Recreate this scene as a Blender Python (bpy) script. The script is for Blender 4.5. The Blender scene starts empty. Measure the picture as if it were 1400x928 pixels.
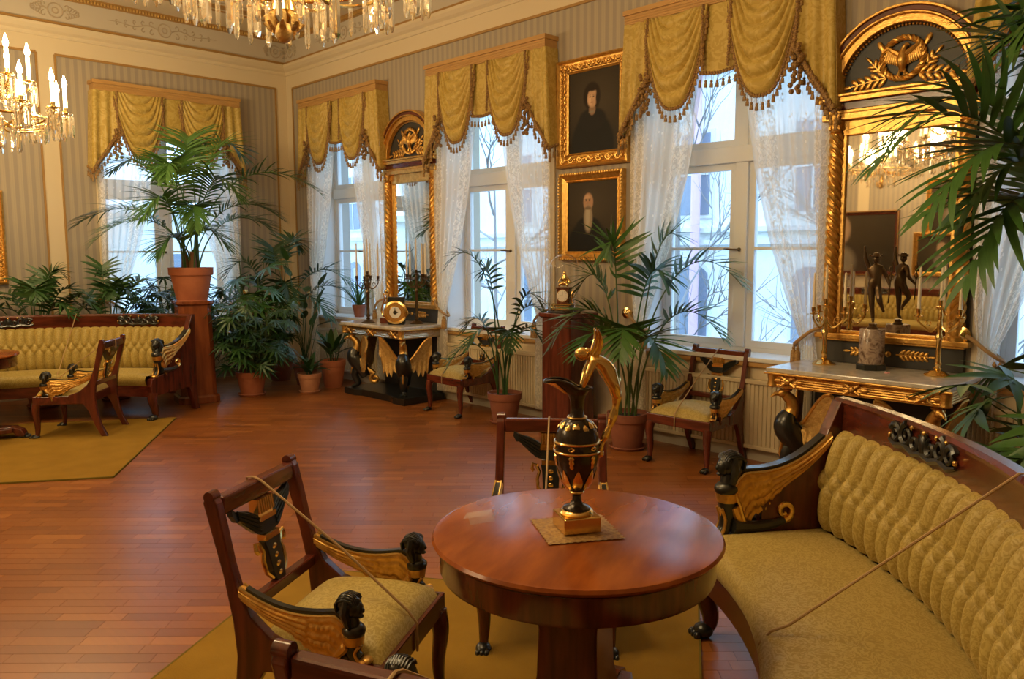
import bpy, math, random
import numpy as np
from mathutils import Matrix, Vector
random.seed(7)
PI = math.pi
R = math.radians
SC = bpy.context.scene
COL = SC.collection

# ------------------------------------------------------------------ camera
cam = bpy.data.cameras.new('camera')
cam.sensor_width = 36.0
cam.lens = 1083.0 / 1400.0 * 36.0
cam.clip_start = 0.05
camo = bpy.data.objects.new('camera', cam)
COL.objects.link(camo)
yaw, pit, rol = R(135.49), R(6.25), R(-0.2)
fw = Vector((math.cos(yaw) * math.cos(pit), math.sin(yaw) * math.cos(pit), -math.sin(pit)))
rt = Vector((math.sin(yaw), -math.cos(yaw), 0))
up = rt.cross(fw)
r2 = math.cos(rol) * rt + math.sin(rol) * up
u2 = -math.sin(rol) * rt + math.cos(rol) * up
camo.matrix_world = Matrix(((r2.x, u2.x, -fw.x, 9.981), (r2.y, u2.y, -fw.y, -5.551),
                            (r2.z, u2.z, -fw.z, 1.6), (0, 0, 0, 1)))
SC.camera = camo

# ------------------------------------------------------------------ world, daylight, exposure
SKY_STRENGTH = 5.6
LAMP_W = 178.0
LAMP_COL = (1.0, 0.75, 0.40)
w = bpy.data.worlds.new('overcast_sky')
SC.world = w
w.use_nodes = True
bg = w.node_tree.nodes['Background']
bg.inputs[0].default_value = (0.40, 0.66, 1.0, 1)
bg.inputs[1].default_value = SKY_STRENGTH
SC.view_settings.view_transform = 'Standard'
SC.view_settings.look = 'None'
SC.view_settings.exposure = 0.0
SC.view_settings.gamma = 1.0
SC.view_settings.use_curve_mapping = False
try:
    SC.cycles.max_bounces = 10
    SC.cycles.diffuse_bounces = 5
    SC.cycles.transparent_max_bounces = 24
    SC.cycles.sample_clamp_indirect = 6.0
    SC.cycles.use_denoising = True
except Exception:
    pass


# ------------------------------------------------------------------ materials
def mat(name, col, rough=0.5, metal=0.0, col2=None, vs=6.0, det=3.0, stretch=(1, 1, 1), bump=0.0, bs=60.0,
        coat=0.0, spec=0.5, lo=0.35, hi=0.65, trans=0.0, emit=None, es=0.0):
    m = bpy.data.materials.new(name)
    m.use_nodes = True
    nt = m.node_tree
    b = nt.nodes['Principled BSDF']
    b.inputs['Base Color'].default_value = (*col, 1)
    b.inputs['Roughness'].default_value = rough
    b.inputs['Metallic'].default_value = metal
    b.inputs['Coat Weight'].default_value = coat
    b.inputs['Coat Roughness'].default_value = 0.15
    b.inputs['Specular IOR Level'].default_value = spec
    if trans:
        b.inputs['Transmission Weight'].default_value = trans
    if emit:
        b.inputs['Emission Color'].default_value = (*emit, 1)
        b.inputs['Emission Strength'].default_value = es
    if col2 or bump:
        tc = nt.nodes.new('ShaderNodeTexCoord')
        mp = nt.nodes.new('ShaderNodeMapping')
        mp.inputs['Scale'].default_value = stretch
        nt.links.new(tc.outputs['Object'], mp.inputs[0])
        if col2:
            n = nt.nodes.new('ShaderNodeTexNoise')
            n.inputs['Scale'].default_value = vs
            n.inputs['Detail'].default_value = det
            nt.links.new(mp.outputs[0], n.inputs['Vector'])
            cr = nt.nodes.new('ShaderNodeValToRGB')
            cr.color_ramp.elements[0].position = lo
            cr.color_ramp.elements[1].position = hi
            cr.color_ramp.elements[0].color = (*col, 1)
            cr.color_ramp.elements[1].color = (*col2, 1)
            nt.links.new(n.outputs['Fac'], cr.inputs[0])
            nt.links.new(cr.outputs[0], b.inputs['Base Color'])
        if bump:
            n2 = nt.nodes.new('ShaderNodeTexNoise')
            n2.inputs['Scale'].default_value = bs
            n2.inputs['Detail'].default_value = 4
            nt.links.new(mp.outputs[0], n2.inputs['Vector'])
            bp = nt.nodes.new('ShaderNodeBump')
            bp.inputs['Strength'].default_value = bump
            bp.inputs['Distance'].default_value = 0.01
            nt.links.new(n2.outputs['Fac'], bp.inputs['Height'])
            nt.links.new(bp.outputs[0], b.inputs['Normal'])
    return m


def math_node(nt, op, a, b=None):
    n = nt.nodes.new('ShaderNodeMath')
    n.operation = op
    for i, x in enumerate((a, b)):
        if x is None:
            continue
        if isinstance(x, (int, float)):
            n.inputs[i].default_value = x
        else:
            nt.links.new(x, n.inputs[i])
    return n.outputs[0]


def mixc(nt, fac, a, b):
    n = nt.nodes.new('ShaderNodeMix')
    n.data_type = 'RGBA'
    if isinstance(fac, (int, float)):
        n.inputs[0].default_value = fac
    else:
        nt.links.new(fac, n.inputs[0])
    for i, x in ((6, a), (7, b)):
        if isinstance(x, tuple):
            n.inputs[i].default_value = (*x, 1)
        else:
            nt.links.new(x, n.inputs[i])
    return n.outputs[2]


PLASTER = (0.66, 0.55, 0.37)


def wallpaper(name, axis, ranges):
    """cream plaster with striped wallpaper fields: axis = 0/1 runs along x/y, ranges = fields along it"""
    m = mat(name, PLASTER, 0.75)
    nt = m.node_tree
    b = nt.nodes['Principled BSDF']
    g = nt.nodes.new('ShaderNodeNewGeometry')
    s = nt.nodes.new('ShaderNodeSeparateXYZ')
    nt.links.new(g.outputs['Position'], s.inputs[0])
    a, z = s.outputs[axis], s.outputs[2]
    k = math_node(nt, 'SINE', math_node(nt, 'MULTIPLY', a, 2 * PI / 0.082))
    k = math_node(nt, 'GREATER_THAN', k, 0.1)
    k2 = math_node(nt, 'SINE', math_node(nt, 'MULTIPLY', a, 2 * PI / 0.0205))
    k2 = math_node(nt, 'MULTIPLY', math_node(nt, 'GREATER_THAN', k2, 0.0), 0.25)
    st = mixc(nt, math_node(nt, 'MAXIMUM', k, k2), (0.41, 0.345, 0.25), (0.325, 0.278, 0.225))
    inz = math_node(nt, 'MULTIPLY', math_node(nt, 'LESS_THAN', z, 3.79), math_node(nt, 'GREATER_THAN', z, 0.86))
    msk = None
    for lo, hi in ranges:
        q = math_node(nt, 'MULTIPLY', math_node(nt, 'GREATER_THAN', a, lo), math_node(nt, 'LESS_THAN', a, hi))
        msk = q if msk is None else math_node(nt, 'ADD', msk, q)
    msk = math_node(nt, 'MULTIPLY', msk, inz)
    nt.links.new(mixc(nt, msk, PLASTER, st), b.inputs['Base Color'])
    return m


def damask(name, c1, c2, scale=9.0, rough=0.55):
    """woven silk damask: a matte and a shiny weave in leafy blotches"""
    m = mat(name, c1, rough, spec=0.4)
    nt = m.node_tree
    b = nt.nodes['Principled BSDF']
    tc = nt.nodes.new('ShaderNodeTexCoord')
    n0 = nt.nodes.new('ShaderNodeTexNoise')
    n0.inputs['Scale'].default_value = scale
    nt.links.new(tc.outputs['Object'], n0.inputs['Vector'])
    vm = nt.nodes.new('ShaderNodeVectorMath')
    vm.operation = 'MULTIPLY_ADD'
    vm.inputs[1].default_value = (0.35, 0.35, 0.35)
    nt.links.new(n0.outputs['Color'], vm.inputs[0])
    nt.links.new(tc.outputs['Object'], vm.inputs[2])
    v = nt.nodes.new('ShaderNodeTexNoise')
    v.inputs['Scale'].default_value = scale * 4.2
    v.inputs['Detail'].default_value = 1.5
    nt.links.new(vm.outputs[0], v.inputs['Vector'])
    cr = nt.nodes.new('ShaderNodeValToRGB')
    cr.color_ramp.elements[0].position = 0.47
    cr.color_ramp.elements[1].position = 0.53
    nt.links.new(v.outputs['Fac'], cr.inputs[0])
    nt.links.new(mixc(nt, cr.outputs[0], c1, c2), b.inputs['Base Color'])
    rr = math_node(nt, 'MULTIPLY_ADD', cr.outputs[0], -0.2)
    rr.node.inputs[2].default_value = rough + 0.1
    nt.links.new(rr, b.inputs['Roughness'])
    b.inputs['Sheen Weight'].default_value = 0.25
    b.inputs['Sheen Tint'].default_value = (1, 0.85, 0.5, 1)
    return m


def plank_mat(name, use_object):
    m = mat(name, (0.3, 0.1, 0.03), 0.3, spec=0.42, coat=0.08)
    nt = m.node_tree
    b = nt.nodes['Principled BSDF']
    if use_object:
        rnd = nt.nodes.new('ShaderNodeObjectInfo').outputs['Random']
    else:
        rnd = nt.nodes.new('ShaderNodeNewGeometry').outputs['Random Per Island']
    cr = nt.nodes.new('ShaderNodeValToRGB')
    e = cr.color_ramp.elements
    e[0].position, e[0].color = 0.0, (0.200, 0.060, 0.012, 1)
    e[1].position, e[1].color = 1.0, (0.40, 0.145, 0.030, 1)
    x = e.new(0.3); x.color = (0.262, 0.082, 0.016, 1)
    x = e.new(0.85); x.color = (0.315, 0.104, 0.020, 1)
    nt.links.new(rnd, cr.inputs[0])
    g = nt.nodes.new('ShaderNodeNewGeometry')
    mp = nt.nodes.new('ShaderNodeMapping')
    mp.inputs['Rotation'].default_value = (0, 0, R(-45.5))
    mp.inputs['Scale'].default_value = (3, 45, 1)
    nt.links.new(g.outputs['Position'], mp.inputs[0])
    n = nt.nodes.new('ShaderNodeTexNoise')
    n.inputs['Scale'].default_value = 1.0
    n.inputs['Detail'].default_value = 3
    nt.links.new(mp.outputs[0], n.inputs['Vector'])
    f = math_node(nt, 'MULTIPLY', n.outputs['Fac'], 0.34)
    nt.links.new(mixc(nt, f, cr.outputs[0], (0.13, 0.04, 0.013)), b.inputs['Base Color'])
    n3 = nt.nodes.new('ShaderNodeTexNoise')
    n3.inputs['Scale'].default_value = 2.2
    nt.links.new(g.outputs['Position'], n3.inputs['Vector'])
    rr = math_node(nt, 'MULTIPLY_ADD', n3.outputs['Fac'], 0.16)
    rr.node.inputs[2].default_value = 0.24
    nt.links.new(rr, b.inputs['Roughness'])
    return m


def see_through(name, col, clear, rough=0.4, pattern=None, translucent=True):
    """partly transparent sheet: sheer cloth or clear glass"""
    m = bpy.data.materials.new(name)
    m.use_nodes = True
    nt = m.node_tree
    out = nt.nodes['Material Output']
    nt.nodes.remove(nt.nodes['Principled BSDF'])
    tr = nt.nodes.new('ShaderNodeBsdfTransparent')
    if translucent:
        d = nt.nodes.new('ShaderNodeBsdfDiffuse')
        d.inputs[0].default_value = (*col, 1)
        t = nt.nodes.new('ShaderNodeBsdfTranslucent')
        t.inputs[0].default_value = (*col, 1)
        mx = nt.nodes.new('ShaderNodeMixShader')
        mx.inputs[0].default_value = 0.45
        nt.links.new(d.outputs[0], mx.inputs[1])
        nt.links.new(t.outputs[0], mx.inputs[2])
        body = mx.outputs[0]
    else:
        d = nt.nodes.new('ShaderNodeBsdfGlossy')
        d.inputs[0].default_value = (*col, 1)
        d.inputs['Roughness'].default_value = rough
        body = d.outputs[0]
    m2 = nt.nodes.new('ShaderNodeMixShader')
    if pattern == 'lace':
        uv = nt.nodes.new('ShaderNodeUVMap')
        sp = nt.nodes.new('ShaderNodeSeparateXYZ')
        nt.links.new(uv.outputs[0], sp.inputs[0])
        mp = nt.nodes.new('ShaderNodeMapping')
        mp.inputs['Scale'].default_value = (14, 40, 1)
        nt.links.new(uv.outputs[0], mp.inputs[0])
        v = nt.nodes.new('ShaderNodeTexNoise')
        v.inputs['Scale'].default_value = 2.2
        v.inputs['Detail'].default_value = 1.0
        v.inputs['Distortion'].default_value = 1.6
        nt.links.new(mp.outputs[0], v.inputs['Vector'])
        cr = nt.nodes.new('ShaderNodeValToRGB')
        cr.color_ramp.elements[0].position = 0.50
        cr.color_ramp.elements[1].position = 0.55
        nt.links.new(v.outputs['Fac'], cr.inputs[0])
        # two embroidered bands along the selvedges (u near 0.1 and 0.85)
        a = math_node(nt, 'LESS_THAN', math_node(nt, 'ABSOLUTE', math_node(nt, 'SUBTRACT', sp.outputs[0], 0.10)), 0.10)
        c = math_node(nt, 'LESS_THAN', math_node(nt, 'ABSOLUTE', math_node(nt, 'SUBTRACT', sp.outputs[0], 0.80)), 0.13)
        band = math_node(nt, 'MAXIMUM', a, c)
        dot = nt.nodes.new('ShaderNodeTexVoronoi')
        mp2 = nt.nodes.new('ShaderNodeMapping')
        mp2.inputs['Scale'].default_value = (3, 9, 1)
        nt.links.new(uv.outputs[0], mp2.inputs[0])
        nt.links.new(mp2.outputs[0], dot.inputs['Vector'])
        dt = math_node(nt, 'LESS_THAN', dot.outputs['Distance'], 0.16)
        pat = math_node(nt, 'MAXIMUM', math_node(nt, 'MULTIPLY', band, cr.outputs[0]), dt)
        f = math_node(nt, 'MULTIPLY_ADD', pat, 0.40)
        f.node.inputs[2].default_value = 1 - clear
        f = math_node(nt, 'MINIMUM', f, 0.96)
        nt.links.new(f, m2.inputs[0])
    elif not translucent:
        lw = nt.nodes.new('ShaderNodeLayerWeight')
        lw.inputs[0].default_value = 0.5
        p5 = math_node(nt, 'POWER', lw.outputs['Facing'], 2.2)
        q5 = math_node(nt, 'MULTIPLY_ADD', p5, 0.7)
        q5.node.inputs[2].default_value = 0.06
        nt.links.new(math_node(nt, 'MULTIPLY', q5, 1 - clear), m2.inputs[0])
    else:
        m2.inputs[0].default_value = 1 - clear
    nt.links.new(tr.outputs[0], m2.inputs[1])
    nt.links.new(body, m2.inputs[2])
    nt.links.new(m2.outputs[0], out.inputs[0])
    return m


def marble_mat(name, c1, c2, c3, scale, rough=0.15):
    m = mat(name, c1, rough)
    nt = m.node_tree
    b = nt.nodes['Principled BSDF']
    tc = nt.nodes.new('ShaderNodeTexCoord')
    n = nt.nodes.new('ShaderNodeTexNoise')
    n.inputs['Scale'].default_value = scale
    n.inputs['Detail'].default_value = 6
    n.inputs['Distortion'].default_value = 1.8
    nt.links.new(tc.outputs['Object'], n.inputs['Vector'])
    cr = nt.nodes.new('ShaderNodeValToRGB')
    e = cr.color_ramp.elements
    e[0].position, e[0].color = 0.36, (*c1, 1)
    e[1].position, e[1].color = 0.66, (*c3, 1)
    x = e.new(0.5); x.color = (*c2, 1)
    nt.links.new(n.outputs['Fac'], cr.inputs[0])
    nt.links.new(cr.outputs[0], b.inputs['Base Color'])
    return m


GOLD = mat('gilded_wood', (0.78, 0.47, 0.13), 0.32, 0.85, col2=(0.60, 0.33, 0.08), vs=30, bump=0.25, bs=90)
GOLDMAT = mat('matte_gilding', (0.62, 0.40, 0.13), 0.45, 0.6, col2=(0.48, 0.28, 0.08), vs=40, bump=0.5, bs=120)
BRASS = mat('polished_brass', (0.82, 0.56, 0.20), 0.2, 1.0)
BRONZE = mat('dark_bronze', (0.13, 0.085, 0.045), 0.3, 0.8)
MAHOG = mat('mahogany', (0.135, 0.026, 0.013), 0.22, col2=(0.062, 0.012, 0.007), vs=3.0, det=5, stretch=(9, 9, 1.2), coat=0.35)
MAHOGX = mat('mahogany_lengthwise', (0.135, 0.026, 0.013), 0.22, col2=(0.062, 0.012, 0.007), vs=3.0, det=5, stretch=(1.2, 9, 9), coat=0.35)
MAHOGO = mat('orange_mahogany', (0.27, 0.072, 0.020), 0.25, col2=(0.16, 0.037, 0.012), vs=2.4, det=5, stretch=(7, 7, 1), coat=0.3)
TABLEW = mat('polished_table_top', (0.32, 0.084, 0.014), 0.19, col2=(0.20, 0.045, 0.009), vs=2.6, det=4, stretch=(1.3, 5, 3), coat=0.05, spec=0.38)
BLACK = mat('ebonised_wood', (0.012, 0.013, 0.012), 0.28, coat=0.3)
DARKGREEN = mat('dark_patina', (0.018, 0.022, 0.02), 0.4)
PAINTGREY = mat('dark_grey_ground', (0.035, 0.033, 0.030), 0.5)
YELLOW = damask('yellow_damask', (0.345, 0.245, 0.052), (0.45, 0.335, 0.092), 13.0)
VALCLOTH = damask('golden_silk', (0.46, 0.315, 0.065), (0.54, 0.385, 0.10), 6.0, 0.5)
CHAIRBACK = damask('pale_back_cloth', (0.45, 0.38, 0.22), (0.50, 0.43, 0.27), 8.0)
FRINGE = mat('gold_brown_fringe', (0.34, 0.195, 0.05), 0.7, col2=(0.16, 0.075, 0.03), vs=120, lo=0.42, hi=0.58)
TASSELM = mat('golden_tassel', (0.40, 0.24, 0.07), 0.6, col2=(0.22, 0.11, 0.035), vs=90)
CORD = mat('tan_cord', (0.40, 0.25, 0.11), 0.7)
PINE = mat('light_oak', (0.52, 0.30, 0.10), 0.4, col2=(0.45, 0.25, 0.08), vs=3, stretch=(1, 8, 8))
PINEY = mat('light_oak_crosswise', (0.52, 0.30, 0.10), 0.4, col2=(0.45, 0.25, 0.08), vs=3, stretch=(8, 1, 8))
CREAM = mat('cream_paint', PLASTER, 0.6)
CEIL = mat('ceiling_paint', (0.70, 0.60, 0.43), 0.8)
FRIEZE = mat('frieze_paint', (0.52, 0.46, 0.37), 0.8)
GRISAILLE = mat('grisaille_paint', (0.44, 0.36, 0.26), 0.8)
OCHRE = mat('ochre_line', (0.36, 0.20, 0.055), 0.55)
WHITEP = mat('white_window_paint', (0.72, 0.72, 0.70), 0.35)
RADI = mat('radiator_paint', (0.56, 0.47, 0.31), 0.5)
RUG = mat('mustard_rug', (0.33, 0.185, 0.026), 0.95, col2=(0.29, 0.16, 0.022), vs=5, bump=0.6, bs=400, spec=0.1)
RUGEDGE = mat('rug_binding', (0.16, 0.115, 0.02), 0.95, spec=0.1)
TERRA = mat('terracotta', (0.50, 0.17, 0.075), 0.75, col2=(0.43, 0.135, 0.06), vs=7)
TERRADARK = mat('brown_terracotta', (0.30, 0.105, 0.055), 0.75, col2=(0.24, 0.08, 0.045), vs=7)
TERRAPALE = mat('pale_terracotta', (0.56, 0.27, 0.15), 0.8, col2=(0.48, 0.22, 0.12), vs=9)
SOIL = mat('soil', (0.03, 0.02, 0.013), 0.95)
LEAF = mat('palm_green', (0.040, 0.115, 0.020), 0.45, col2=(0.060, 0.150, 0.026), vs=4)
LEAFDARK = mat('dark_leaf_green', (0.022, 0.068, 0.016), 0.42, col2=(0.034, 0.095, 0.021), vs=5)
LEAFLIGHT = mat('bright_leaf_green', (0.06, 0.17, 0.022), 0.4, col2=(0.04, 0.12, 0.02), vs=5)
CANE = mat('green_cane', (0.075, 0.12, 0.03), 0.5)
BARK = mat('palm_trunk', (0.22, 0.10, 0.04), 0.8)
WAX = mat('candle_wax', (0.80, 0.70, 0.52), 0.45)
FLAME = mat('candle_bulb', (1, 0.9, 0.7), 0.4, emit=(1.0, 0.78, 0.42), es=28.0)
CANDLELIT = mat('glowing_candle_tube', (1, 0.9, 0.7), 0.5, emit=(1.0, 0.80, 0.45), es=3.5)
CRYSTAL = see_through('cut_crystal', (1.0, 0.93, 0.78), 0.25, 0.06, translucent=False)
LUSTRE = mat('crystal_lustre', (0.97, 0.90, 0.76), 0.03, trans=0.9, spec=0.8)
GLASS = see_through('window_glass', (0.9, 0.95, 1.0), 0.2, 0.0, translucent=False)
DOMEGLASS = see_through('dome_glass', (1, 1, 1), 0.0, 0.02, translucent=False)
MIRROR = mat('mirror_silvering', (0.80, 0.76, 0.68), 0.02, 1.0)
SHEER = see_through('sheer_lace_net', (0.93, 0.90, 0.82), 0.30, pattern='lace')
MARBLE = marble_mat('grey_white_marble', (0.50, 0.46, 0.40), (0.60, 0.56, 0.49), (0.42, 0.39, 0.36), 4.0)
BRECCIA = marble_mat('brown_veined_marble', (0.12, 0.07, 0.05), (0.42, 0.32, 0.25), (0.20, 0.13, 0.10), 13.0)
EWERBODY = mat('black_brown_bronze', (0.030, 0.020, 0.014), 0.22, 0.3, coat=0.3)
CANVAS = None
SKIRT = mat('grey_skirting', (0.42, 0.37, 0.28), 0.55)
PINKP = mat('pale_pink_paint', (0.70, 0.45, 0.55), 0.7)
FACADE = mat('pale_facade_render', (0.80, 0.80, 0.74), 0.85, col2=(0.72, 0.74, 0.70), vs=0.8)
LEDGE = mat('facade_ledge', (0.70, 0.72, 0.70), 0.85)
DARKWIN = mat('dark_far_pane', (0.20, 0.24, 0.30), 0.2)
BRANCHM = mat('bare_branch', (0.30, 0.28, 0.27), 0.9)
ASPHALT = mat('wet_street', (0.25, 0.26, 0.28), 0.7)


# ------------------------------------------------------------------ geometry helper
class G:
    def __init__(s, T=None):
        s.v, s.f, s.T, s.uv = [], [], T, None

    def add(s, vs, fs):
        o = len(s.v)
        if s.T is not None:
            vs = [tuple(s.T @ Vector(p)) for p in vs]
        s.v += [tuple(p) for p in vs]
        s.f += [tuple(o + i for i in f) for f in fs]
        return s

    def box(s, a, b):
        x0, y0, z0 = a
        x1, y1, z1 = b
        return s.add([(x0, y0, z0), (x1, y0, z0), (x1, y1, z0), (x0, y1, z0), (x0, y0, z1), (x1, y0, z1), (x1, y1, z1), (x0, y1, z1)],
                     [(3, 2, 1, 0), (4, 5, 6, 7), (0, 1, 5, 4), (1, 2, 6, 5), (2, 3, 7, 6), (3, 0, 4, 7)])

    def lathe(s, prof, n=24, c=(0, 0, 0), ph=0.0, sx=1.0, sy=1.0):
        vs, fs = [], []
        m = len(prof)
        for r, z in prof:
            for k in range(n):
                a = 2 * PI * k / n + ph
                vs.append((c[0] + sx * r * math.cos(a), c[1] + sy * r * math.sin(a), c[2] + z))
        for i in range(m - 1):
            for k in range(n):
                k2 = (k + 1) % n
                fs.append((i * n + k, i * n + k2, (i + 1) * n + k2, (i + 1) * n + k))
        fs.append(tuple(reversed(range(n))))
        fs.append(tuple((m - 1) * n + k for k in range(n)))
        return s.add(vs, fs)

    def tube(s, pts, r, n=8, closed=False, flat=1.0):
        pts = [Vector(p) for p in pts]
        m = len(pts)
        rs = [r] * m if isinstance(r, (int, float)) else list(r)
        vs, fs = [], []
        nrm = None
        for i, p in enumerate(pts):
            if closed:
                t = pts[(i + 1) % m] - pts[i - 1]
            else:
                t = pts[min(i + 1, m - 1)] - pts[max(i - 1, 0)]
            if t.length < 1e-9:
                t = Vector((0, 0, 1))
            t.normalize()
            if nrm is None:
                nrm = t.cross(Vector((0, 0, 1)))
                if nrm.length < 1e-3:
                    nrm = t.cross(Vector((1, 0, 0)))
            nrm = nrm - t * nrm.dot(t)
            if nrm.length < 1e-6:
                nrm = t.orthogonal()
            nrm.normalize()
            bn = t.cross(nrm)
            for k in range(n):
                a = 2 * PI * k / n
                vs.append(p + nrm * (rs[i] * math.cos(a)) + bn * (rs[i] * flat * math.sin(a)))
        for i in range(m if closed else m - 1):
            j = (i + 1) % m
            for k in range(n):
                k2 = (k + 1) % n
                fs.append((i * n + k, i * n + k2, j * n + k2, j * n + k))
        if not closed:
            fs.append(tuple(reversed(range(n))))
            fs.append(tuple((m - 1) * n + k for k in range(n)))
        return s.add(vs, fs)

    def ball(s, c, r, nu=12, nv=8):
        if isinstance(r, (int, float)):
            r = (r, r, r)
        vs, fs = [], []
        for j in range(1, nv):
            t = PI * j / nv
            for k in range(nu):
                a = 2 * PI * k / nu
                vs.append((c[0] + r[0] * math.sin(t) * math.cos(a), c[1] + r[1] * math.sin(t) * math.sin(a), c[2] + r[2] * math.cos(t)))
        top, bot = len(vs), len(vs) + 1
        vs += [(c[0], c[1], c[2] + r[2]), (c[0], c[1], c[2] - r[2])]
        for j in range(nv - 2):
            for k in range(nu):
                k2 = (k + 1) % nu
                fs.append((j * nu + k, (j + 1) * nu + k, (j + 1) * nu + k2, j * nu + k2))
        for k in range(nu):
            k2 = (k + 1) % nu
            fs.append((top, k, k2))
            fs.append((bot, (nv - 2) * nu + k2, (nv - 2) * nu + k))
        return s.add(vs, fs)

    def prism(s, poly, t0, t1, fn):
        """outline poly (a,b) swept from t0 to t1 by fn(a,b,t) -> xyz"""
        n = len(poly)
        vs = [fn(a, b, t0) for a, b in poly] + [fn(a, b, t1) for a, b in poly]
        fs = [tuple(reversed(range(n))), tuple(range(n, 2 * n))]
        for i in range(n):
            j = (i + 1) % n
            fs.append((i, j, n + j, n + i))
        return s.add(vs, fs)

    def grid(s, fn, nu, nv, cu=False, uv=False):
        vs, fs = [], []
        for j in range(nv + 1):
            for i in range(nu + (0 if cu else 1)):
                vs.append(fn(i / nu, j / nv))
        w_ = nu if cu else nu + 1
        for j in range(nv):
            for i in range(nu):
                i2 = (i + 1) % w_
                fs.append((j * w_ + i, j * w_ + i2, (j + 1) * w_ + i2, (j + 1) * w_ + i))
        if uv:
            s.uv = [(i / nu, j / nv) for j in range(nv + 1) for i in range(w_)]
        return s.add(vs, fs)

    def shell(s, fn, nu, nv):
        """closed two-sided plate: fn(u, v, side) with side = -1 / +1"""
        o = []
        for sd in (-1, 1):
            for j in range(nv + 1):
                for i in range(nu + 1):
                    o.append(fn(i / nu, j / nv, sd))
        n = (nu + 1) * (nv + 1)
        fs = []
        for j in range(nv):
            for i in range(nu):
                a = j * (nu + 1) + i
                q = (a, a + 1, a + nu + 2, a + nu + 1)
                fs.append(tuple(reversed(q)))
                fs.append(tuple(n + k for k in q))
        edge = [i for i in range(nu + 1)] + [j * (nu + 1) + nu for j in range(1, nv + 1)] + \
               [nv * (nu + 1) + i for i in range(nu - 1, -1, -1)] + [j * (nu + 1) for j in range(nv - 1, 0, -1)]
        for a, b in zip(edge, edge[1:] + edge[:1]):
            fs.append((a, b, n + b, n + a))
        return s.add(o, fs)

    def done(s, name, m, parent=None, smooth=True, bevel=0.0, ang=38, loc=None, rotz=None):
        me = bpy.data.meshes.new(name)
        me.from_pydata(s.v, [], s.f)
        me.materials.append(m)
        if s.uv and len(s.uv) == len(s.v):
            ul = me.uv_layers.new(name='UVMap')
            li = np.zeros(len(me.loops), np.int32)
            me.loops.foreach_get('vertex_index', li)
            ul.data.foreach_set('uv', np.array(s.uv, np.float32)[li].ravel())
        if smooth:
            me.polygons.foreach_set('use_smooth', [True] * len(me.polygons))
            me.set_sharp_from_angle(angle=R(ang))
        o = bpy.data.objects.new(name, me)
        COL.objects.link(o)
        if parent is not None:
            o.parent = parent
        if loc is not None:
            o.location = loc
        if rotz is not None:
            o.rotation_euler = (0, 0, rotz)
        if bevel:
            b = o.modifiers.new('edge', 'BEVEL')
            b.width = bevel
            b.segments = 2
            b.limit_method = 'ANGLE'
            b.angle_limit = R(40)
        return o


def tag(o, label, cat, group=None, kind=None):
    o['label'] = label
    o['category'] = cat
    if group:
        o['group'] = group
    if kind:
        o['kind'] = kind
    return o


def thing(name, label, cat, loc=(0, 0, 0), rotz=0.0, group=None):
    o = bpy.data.objects.new(name, None)
    o.empty_display_size = 0.1
    COL.objects.link(o)
    o.location = loc
    o.rotation_euler = (0, 0, rotz)
    return tag(o, label, cat, group)


def struct(o, label, cat):
    return tag(o, label, cat, kind='structure')


def linked(src, parent, name=None, M=None, loc=None):
    """another object on the same mesh"""
    c = src.copy()
    if name:
        c.name = name
    for k in ('label', 'category', 'group'):
        if k in c:
            del c[k]
    c.parent = parent
    if M is not None:
        c.matrix_local = M
    if loc is not None:
        c.location = loc
    COL.objects.link(c)
    return c


def kids(o):
    return [c for c in KIDS.get(o.name, [])]


KIDS = {}


def dup(root, loc, rotz, label, cat=None, group=None):
    KIDS.clear()
    for x in COL.objects:
        if x.parent:
            KIDS.setdefault(x.parent.name, []).append(x)
    r = root.copy()
    COL.objects.link(r)
    r.location = loc
    r.rotation_euler = (0, 0, rotz)
    r['label'] = label
    if group:
        r['group'] = group

    def rec(a, b):
        for ch in KIDS.get(a.name, []):
            c = ch.copy()
            COL.objects.link(c)
            c.parent = b
            rec(ch, c)
    rec(root, r)
    return r


def spiral(cx, cz, r0, r1, a0, turns, n=20):
    return [(cx + (r0 + (r1 - r0) * i / n) * math.cos(a0 + turns * 2 * PI * i / n),
             cz + (r0 + (r1 - r0) * i / n) * math.sin(a0 + turns * 2 * PI * i / n)) for i in range(n + 1)]


def resample(pts, m):
    """m+1 points at equal spacing along a polyline"""
    P = [Vector(p) for p in pts]
    d = [0.0]
    for a, b in zip(P, P[1:]):
        d.append(d[-1] + (b - a).length)
    out = []
    k = 0
    for i in range(m + 1):
        t = d[-1] * i / m
        while k < len(P) - 2 and d[k + 1] < t:
            k += 1
        L = d[k + 1] - d[k]
        out.append(P[k].lerp(P[k + 1], (t - d[k]) / L if L > 1e-9 else 0))
    return out


def smooth_step(x, a, b):
    x = min(1, max(0, (x - a) / (b - a)))
    return x * x * (3 - 2 * x)


def lerp(a, b, t):
    return a + (b - a) * t


def interp(xs, ys, x):
    return float(np.interp(x, xs, ys))


def smooth_path(pts, n=24):
    """Catmull-Rom through the points"""
    P = [Vector(p) for p in pts]
    P = [2 * P[0] - P[1]] + P + [2 * P[-1] - P[-2]]
    out = []
    segs = len(P) - 3
    for i in range(n + 1):
        t = i / n * segs
        k = min(int(t), segs - 1)
        u = t - k
        a, b, c, d = P[k:k + 4]
        out.append(0.5 * ((2 * b) + (c - a) * u + (2 * a - 5 * b + 4 * c - d) * u * u + (3 * b - a - 3 * c + d) * u ** 3))
    return out
# ------------------------------------------------------------------ the room
RX, RY, RZ = 13.0, -9.2, 4.45
WC = [1.45, 4.08, 6.70, 9.32]          # window centres along the window wall
LWC = -1.62                             # window centre on the left wall
HW, Z0, Z1, TH = 0.76, 0.80, 3.30, 0.5  # half width, sill, head, wall thickness


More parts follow.
